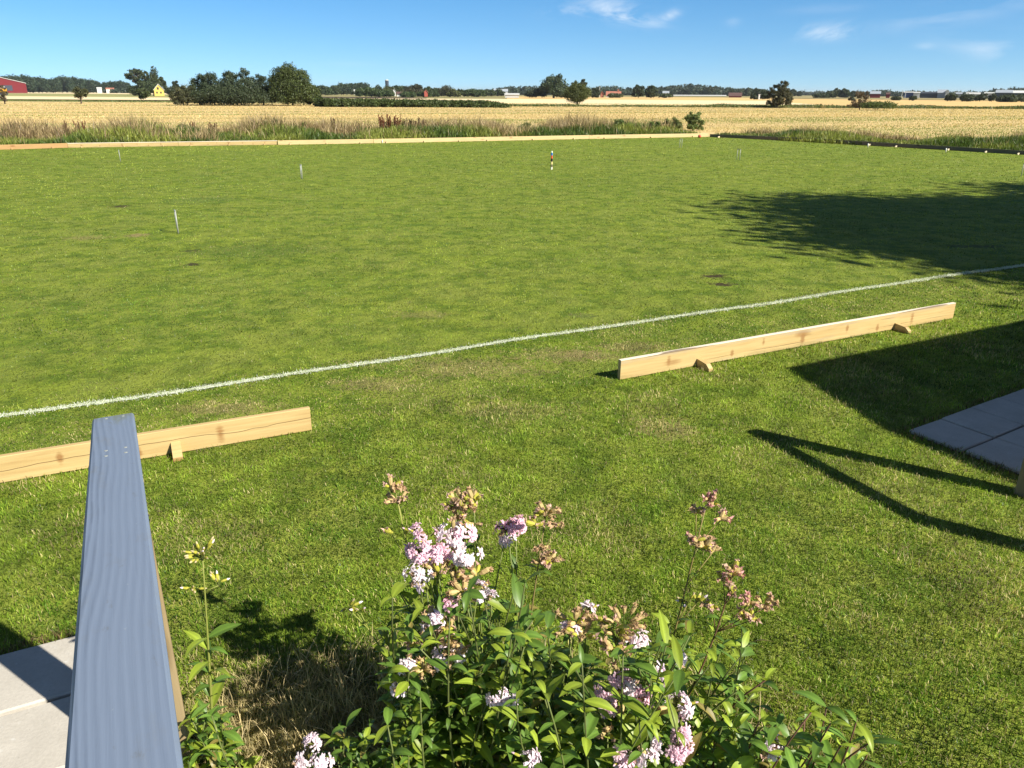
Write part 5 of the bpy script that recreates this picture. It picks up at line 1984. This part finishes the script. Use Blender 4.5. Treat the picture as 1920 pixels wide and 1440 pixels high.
def head(root, P, centre, kind, n, spread=0.035, up=None, label=None, R=0.0205, stem_from=None, mix=0.12):
    """one flower head (part): kind is pink / pale / deep / lilac / dry / coral / buds"""
    mb = MB()
    n = int(round(n * 1.25))
    c = np.array(centre, float)
    o0 = c - np.array([0, 0, spread * 1.3]) if stem_from is None else np.array(stem_from, float)
    for i in range(n):
        d = rgp.normal(size=3)
        d[2] = abs(d[2]) * 0.7 + 0.1
        d[1] -= 0.35
        d /= np.linalg.norm(d)
        p = c + d * spread * rgp.uniform(0.5, 1.35) * np.array([1.15, 1, 0.9])
        r = rgp.random()
        if kind in ('dry', 'coral'):
            pet = (BROWN if r < 0.6 else (0.64, 0.42, 0.34)) if kind == 'dry' else (CORAL if r < 0.6 else (0.66, 0.46, 0.34))
            spent(mb, p, d, R * 0.80 * rgp.uniform(0.7, 1.25), TANC if r < 0.7 else YG, pet)
            tail = p - d * R * 0.6
        elif kind == 'buds':
            bud(mb, p, d, 0.029 * rgp.uniform(0.8, 1.2), YG, (0.62, 0.52, 0.30) if r < 0.6 else PALE)
            tail = p
        else:
            col = dict(pink=PINK, pale=PALE, deep=DEEP, lilac=LILAC)[kind]
            if r < mix:
                spent(mb, p, d, R * 0.8, TANC, (0.48, 0.32, 0.20))
            elif r < mix + 0.08:
                bud(mb, p, d, 0.022, YG, PINK)
            else:
                flower(mb, p, d, R * rgp.uniform(0.85, 1.15), col)
            tail = p - d * R * 1.1
        mb.tube([o0, (o0 + tail) / 2 + np.array([0, 0, 0.004]), tail], 0.0011, 5, (0.14, 0.17, 0.05))
    nm = {'dry': 'seed_head', 'coral': 'seed_head', 'buds': 'bud_cluster'}.get(kind, 'flower_head')
    o = mb.build(nm, MAT['petal'], root, False, True)
    if label:
        o['label'] = label
    return o


def single(name, label, hpx, Y, base, heads, nodes=6, L=0.07, f0=0.15, f1=0.8, stem_col=(0.11, 0.14, 0.04), tone=1.0, shrink=0.55, r0=0.0036, bow=0.02, skip=0.0):
    """one separate upright stem; heads = list of (px, py, kind, n, spread)"""
    top = GY(hpx[0], hpx[1], Y)
    root = empty(name, (base[0], base[1], 0), 0, label, 'flower')
    P = Plant()
    b = np.array([base[0], base[1], 0.0])
    pts = P.stem((0, 0, -0.01), top - b, bow, r0, 0.0018, stem_col)
    P.leafy(pts, nodes, L, tone, f0, f1, shrink=shrink, skip=skip)
    for (x, y, kind, n, sp) in heads:
        c = GY(x, y, Y + rgp.normal() * 0.01) - b
        dz = pts[:, 2] - (c[2] - 0.05)
        k = int(np.argmin(np.abs(dz)))
        P.st.tube([pts[k], (pts[k] + c) / 2 + np.array([0, 0, -0.004]), c - np.array([0, 0, sp * 0.8])], 0.0014, 5, stem_col)
        head(root, P, c, kind, n, sp, stem_from=c - np.array([0, 0, sp * 0.8]))
    P.build_leaves(root)
    return root


# separate stems
single('soapwort_plant', 'lone stem with yellow-green buds beside the blue-grey handrail', (380, 1048), 1.86, (G(400, 1402)[0], G(400, 1402)[1]),
       [(378, 1040, 'buds', 13, 0.026), (362, 1104, 'buds', 4, 0.012), (409, 1092, 'buds', 4, 0.014)], 10, 0.118, 0.04, 0.60, (0.20, 0.22, 0.05), 1.0, 0.62, r0=0.0048, bow=0.015)
single('soapwort_plant', 'tall dry-headed stem rising left behind the pink flowers', (742, 925), 2.02, (-0.20, 2.02),
       [(733, 914, 'dry', 9, 0.022), (748, 939, 'dry', 8, 0.022), (733, 997, 'dry', 2, 0.008), (760, 1001, 'buds', 2, 0.01)], 4, 0.06, 0.45, 0.78, (0.24, 0.25, 0.06))
single('soapwort_plant', 'dry-headed stem with two tiers of seed heads right of the pink flowers', (1022, 975), 1.82, (0.02, 1.80),
       [(1022, 962, 'dry', 9, 0.022), (1004, 984, 'dry', 4, 0.012), (1042, 985, 'dry', 5, 0.012), (1012, 1027, 'dry', 5, 0.012), (1030, 1052, 'dry', 8, 0.018), (1015, 1055, 'dry', 4, 0.01)], 6, 0.078, 0.30, 0.80, (0.20, 0.16, 0.06), bow=0.01)
single('soapwort_plant', 'tallest right hand stem with rust pink seed heads in two tiers', (1322, 955), 1.88, (0.42, 1.84),
       [(1335, 940, 'coral', 8, 0.020), (1306, 959, 'dry', 5, 0.013), (1350, 972, 'coral', 5, 0.013), (1305, 1013, 'coral', 5, 0.012), (1320, 1026, 'dry', 8, 0.016), (1336, 1032, 'dry', 5, 0.011), (1290, 1128, 'buds', 3, 0.009), (1305, 1130, 'buds', 3, 0.009)], 5, 0.07, 0.25, 0.72, (0.22, 0.17, 0.06), bow=0.012)
single('soapwort_plant', 'stem with coral pink heads furthest right in the flower bed', (1372, 1085), 1.80, (0.40, 1.72),
       [(1374, 1075, 'coral', 10, 0.020), (1357, 1086, 'coral', 5, 0.012), (1374, 1112, 'coral', 6, 0.012), (1402, 1130, 'coral', 6, 0.013), (1432, 1134, 'dry', 8, 0.018), (1412, 1158, 'dry', 4, 0.01), (1390, 1156, 'dry', 3, 0.01), (1335, 1137, 'dry', 4, 0.008)], 6, 0.085, 0.25, 0.75, (0.13, 0.07, 0.04), bow=0.02)
single('soapwort_plant', 'slanting stem with a few pale buds poking left out of the bush', (664, 1142), 1.82, (-0.22, 1.70),
       [(654, 1138, 'buds', 3, 0.012), (676, 1145, 'buds', 2, 0.010)], 3, 0.05, 0.5, 0.85, (0.24, 0.27, 0.06), bow=0.01)


def thicket(name, label, region, n, Y0, Y1, base_c, base_r, heads, tone, seed, L=(0.085, 0.118), stemc=(0.10, 0.12, 0.035)):
    """bushy clump: leafy shoots ending inside a photo region at given depths, plus its flower heads"""
    global rgp
    rgp = np.random.default_rng(seed)
    root = empty(name, (base_c[0], base_c[1], 0), 0, label, 'flowering plant')
    b = np.array([base_c[0], base_c[1], 0.0])
    P = Plant()
    reg = np.array(region, float)
    k = 0
    while k < n:
        px = rgp.uniform(reg[:, 0].min(), reg[:, 0].max())
        py = rgp.uniform(reg[:, 1].min(), reg[:, 1].max())
        if not in_poly(np.array([[px, py]]), reg)[0]:
            continue
        Y = rgp.uniform(Y0, Y1)
        top = GY(px, py, Y)
        if top[2] < 0.10:
            continue
        k += 1
        bx = np.array([base_c[0] + rgp.normal() * base_r[0], base_c[1] + rgp.normal() * base_r[1], 0])
        bx = bx * 0.55 + np.array([top[0], top[1], 0]) * 0.45
        pts = P.stem(bx - b, top - b, 0.03, 0.0035, 0.0018, np.array(stemc) * rgp.uniform(0.7, 1.4))
        P.leafy(pts, int(rgp.integers(5, 8)), rgp.uniform(*L), tone, 0.18, 1.0, shrink=0.7)
    for (x, y, kind, cnt, sp, Y) in heads:
        c = GY(x, y, Y - 0.07) - b
        bx = np.array([rgp.normal() * base_r[0], rgp.normal() * base_r[1], 0.0]) * 0.6
        bx[:2] = bx[:2] * 0.5 + c[:2] * 0.5
        pts = P.stem(bx, c - np.array([0, 0, sp * 1.1]), 0.02, 0.0032, 0.0018, (0.15, 0.18, 0.05))
        P.leafy(pts, 4, rgp.uniform(*L), tone, 0.25, 0.85, shrink=0.6)
        head(root, P, c, kind, cnt, sp * 1.2, stem_from=c - np.array([0, 0, sp * 1.1]))
    P.build_leaves(root)
    return root


thicket('soapwort_bush', 'leafy clump carrying the big mass of pink double flowers, left and back in the bed',
        [(715, 1110), (780, 1110), (900, 1090), (985, 1085), (1060, 1180), (1040, 1440), (800, 1440), (745, 1380), (720, 1290), (715, 1190)], 104, 1.50, 2.02, (0.0 - 0.12, 1.78), (0.14, 0.13),
        [(797, 1008, 'pink', 9, 0.030, 1.90), (790, 1035, 'pink', 9, 0.032, 1.90), (818, 1045, 'pink', 7, 0.028, 1.88), (850, 1008, 'pale', 10, 0.032, 1.92), (868, 1000, 'pink', 6, 0.026, 1.94), (862, 1045, 'pale', 9, 0.032, 1.87), (835, 1030, 'deep', 5, 0.026, 1.9),
         (948, 992, 'deep', 5, 0.018, 2.0), (968, 988, 'deep', 8, 0.024, 2.0), (955, 1013, 'pale', 4, 0.014, 1.98), (872, 945, 'dry', 10, 0.028, 2.0), (888, 938, 'dry', 8, 0.020, 2.0), (853, 950, 'dry', 7, 0.020, 2.0), (886, 982, 'dry', 4, 0.012, 1.98), (858, 970, 'dry', 4, 0.012, 1.98),
         (785, 1075, 'pale', 6, 0.022, 1.84), (800, 1098, 'lilac', 4, 0.018, 1.83), (823, 1072, 'dry', 7, 0.022, 1.84), (855, 1085, 'dry', 7, 0.022, 1.84), (893, 1078, 'dry', 5, 0.016, 1.86), (893, 1110, 'lilac', 7, 0.022, 1.82), (868, 1108, 'dry', 6, 0.02, 1.82), (845, 1135, 'deep', 3, 0.012, 1.8), (921, 1118, 'lilac', 3, 0.012, 1.84),
         (815, 1165, 'lilac', 7, 0.022, 1.76), (832, 1182, 'dry', 7, 0.022, 1.75), (790, 1198, 'dry', 7, 0.022, 1.74), (793, 1180, 'pale', 3, 0.012, 1.76), (838, 1215, 'dry', 8, 0.024, 1.72), (835, 1235, 'lilac', 8, 0.024, 1.70), (862, 1228, 'pale', 4, 0.014, 1.71), (762, 1250, 'pale', 5, 0.016, 1.68), (795, 1254, 'dry', 8, 0.022, 1.68), (750, 1290, 'lilac', 3, 0.010, 1.66), (935, 1308, 'lilac', 4, 0.016, 1.62)],
        0.95, 11)
thicket('soapwort_bush', 'front right leafy clump with scattered pink and lilac flowers, nearest the viewer',
        [(1040, 1180), (1120, 1160), (1230, 1180), (1330, 1130), (1400, 1180), (1430, 1260), (1440, 1440), (900, 1440), (960, 1300)], 100, 1.36, 1.86, (0.26, 1.62), (0.16, 0.13),
        [(1102, 1142, 'pale', 3, 0.012, 1.76), (1080, 1168, 'dry', 8, 0.026, 1.74), (1068, 1186, 'lilac', 4, 0.016, 1.73), (1092, 1190, 'dry', 8, 0.024, 1.72), (1170, 1170, 'dry', 12, 0.032, 1.72), (1195, 1205, 'pale', 7, 0.022, 1.70), (1155, 1190, 'dry', 8, 0.024, 1.70), (1150, 1218, 'dry', 6, 0.02, 1.68),
         (1165, 1268, 'pink', 6, 0.022, 1.62), (1145, 1300, 'pink', 6, 0.022, 1.60), (1140, 1325, 'pink', 5, 0.018, 1.58), (1212, 1308, 'deep', 5, 0.018, 1.58), (1185, 1290, 'pale', 5, 0.020, 1.60), (1170, 1312, 'dry', 10, 0.028, 1.59), (1268, 1236, 'pale', 3, 0.012, 1.66), (1228, 1255, 'lilac', 3, 0.012, 1.64), (1248, 1280, 'lilac', 3, 0.012, 1.62),
         (1262, 1325, 'lilac', 8, 0.026, 1.56), (1275, 1368, 'pink', 6, 0.020, 1.52), (1280, 1392, 'pink', 7, 0.020, 1.50), (1270, 1412, 'pink', 4, 0.016, 1.48), (1165, 1425, 'pink', 6, 0.020, 1.46), (1215, 1420, 'lilac', 3, 0.014, 1.46), (1236, 1396, 'lilac', 2, 0.010, 1.49), (990, 1424, 'lilac', 4, 0.016, 1.44), (1140, 1370, 'dry', 5, 0.02, 1.53), (965, 1310, 'lilac', 2, 0.010, 1.62), (1450, 1405, 'lilac', 5, 0.018, 1.46), (1435, 1400, 'dry', 5, 0.016, 1.47)],
        1.0, 12)
thicket('soapwort_bush', 'low sprawling soapwort with reddish stems and broad leaves at the lower right of the bed',
        [(1420, 1240), (1480, 1300), (1530, 1310), (1620, 1350), (1660, 1440), (1420, 1440)], 20, 1.34, 1.58, (0.62, 1.50), (0.08, 0.06), [], 1.15, 13, (0.09, 0.125), (0.12, 0.06, 0.04))
thicket('soapwort_bush', 'small leafy shoots at the foot of the stem beside the handrail',
        [(330, 1330), (420, 1290), (430, 1440), (335, 1440)], 12, 1.62, 1.72, (-0.72, 1.70), (0.05, 0.04), [], 1.15, 14, (0.075, 0.10))
thicket('soapwort_bush', 'low shoots with fallen lilac flowers at the bottom edge left of the bed',
        [(560, 1400), (700, 1330), (770, 1370), (800, 1440), (560, 1440)], 20, 1.50, 1.64, (-0.42, 1.60), (0.07, 0.04), [(588, 1393, 'lilac', 4, 0.014, 1.62), (575, 1428, 'pale', 4, 0.016, 1.56), (600, 1432, 'lilac', 4, 0.016, 1.56)], 0.95, 15, (0.065, 0.09))

# ================================================================== AIR
hz = NT('thin_summer_haze')
hz.t.nodes.remove(hz.b)
vp = hz.n('ShaderNodeVolumePrincipled')
vp.inputs['Color'].default_value = (0.86, 0.93, 1.0, 1)
vp.inputs['Density'].default_value = 0.00009
vp.inputs['Anisotropy'].default_value = 0.2
hz.link(vp.outputs[0], hz.out.inputs['Volume'])
mb = MB()
mb.box((0, 0, 19.0), (19000, 19000, 41.0))
tag(mb.build('haze', hz.m), 'thin blue summer haze over the fields', 'haze', kind='stuff')
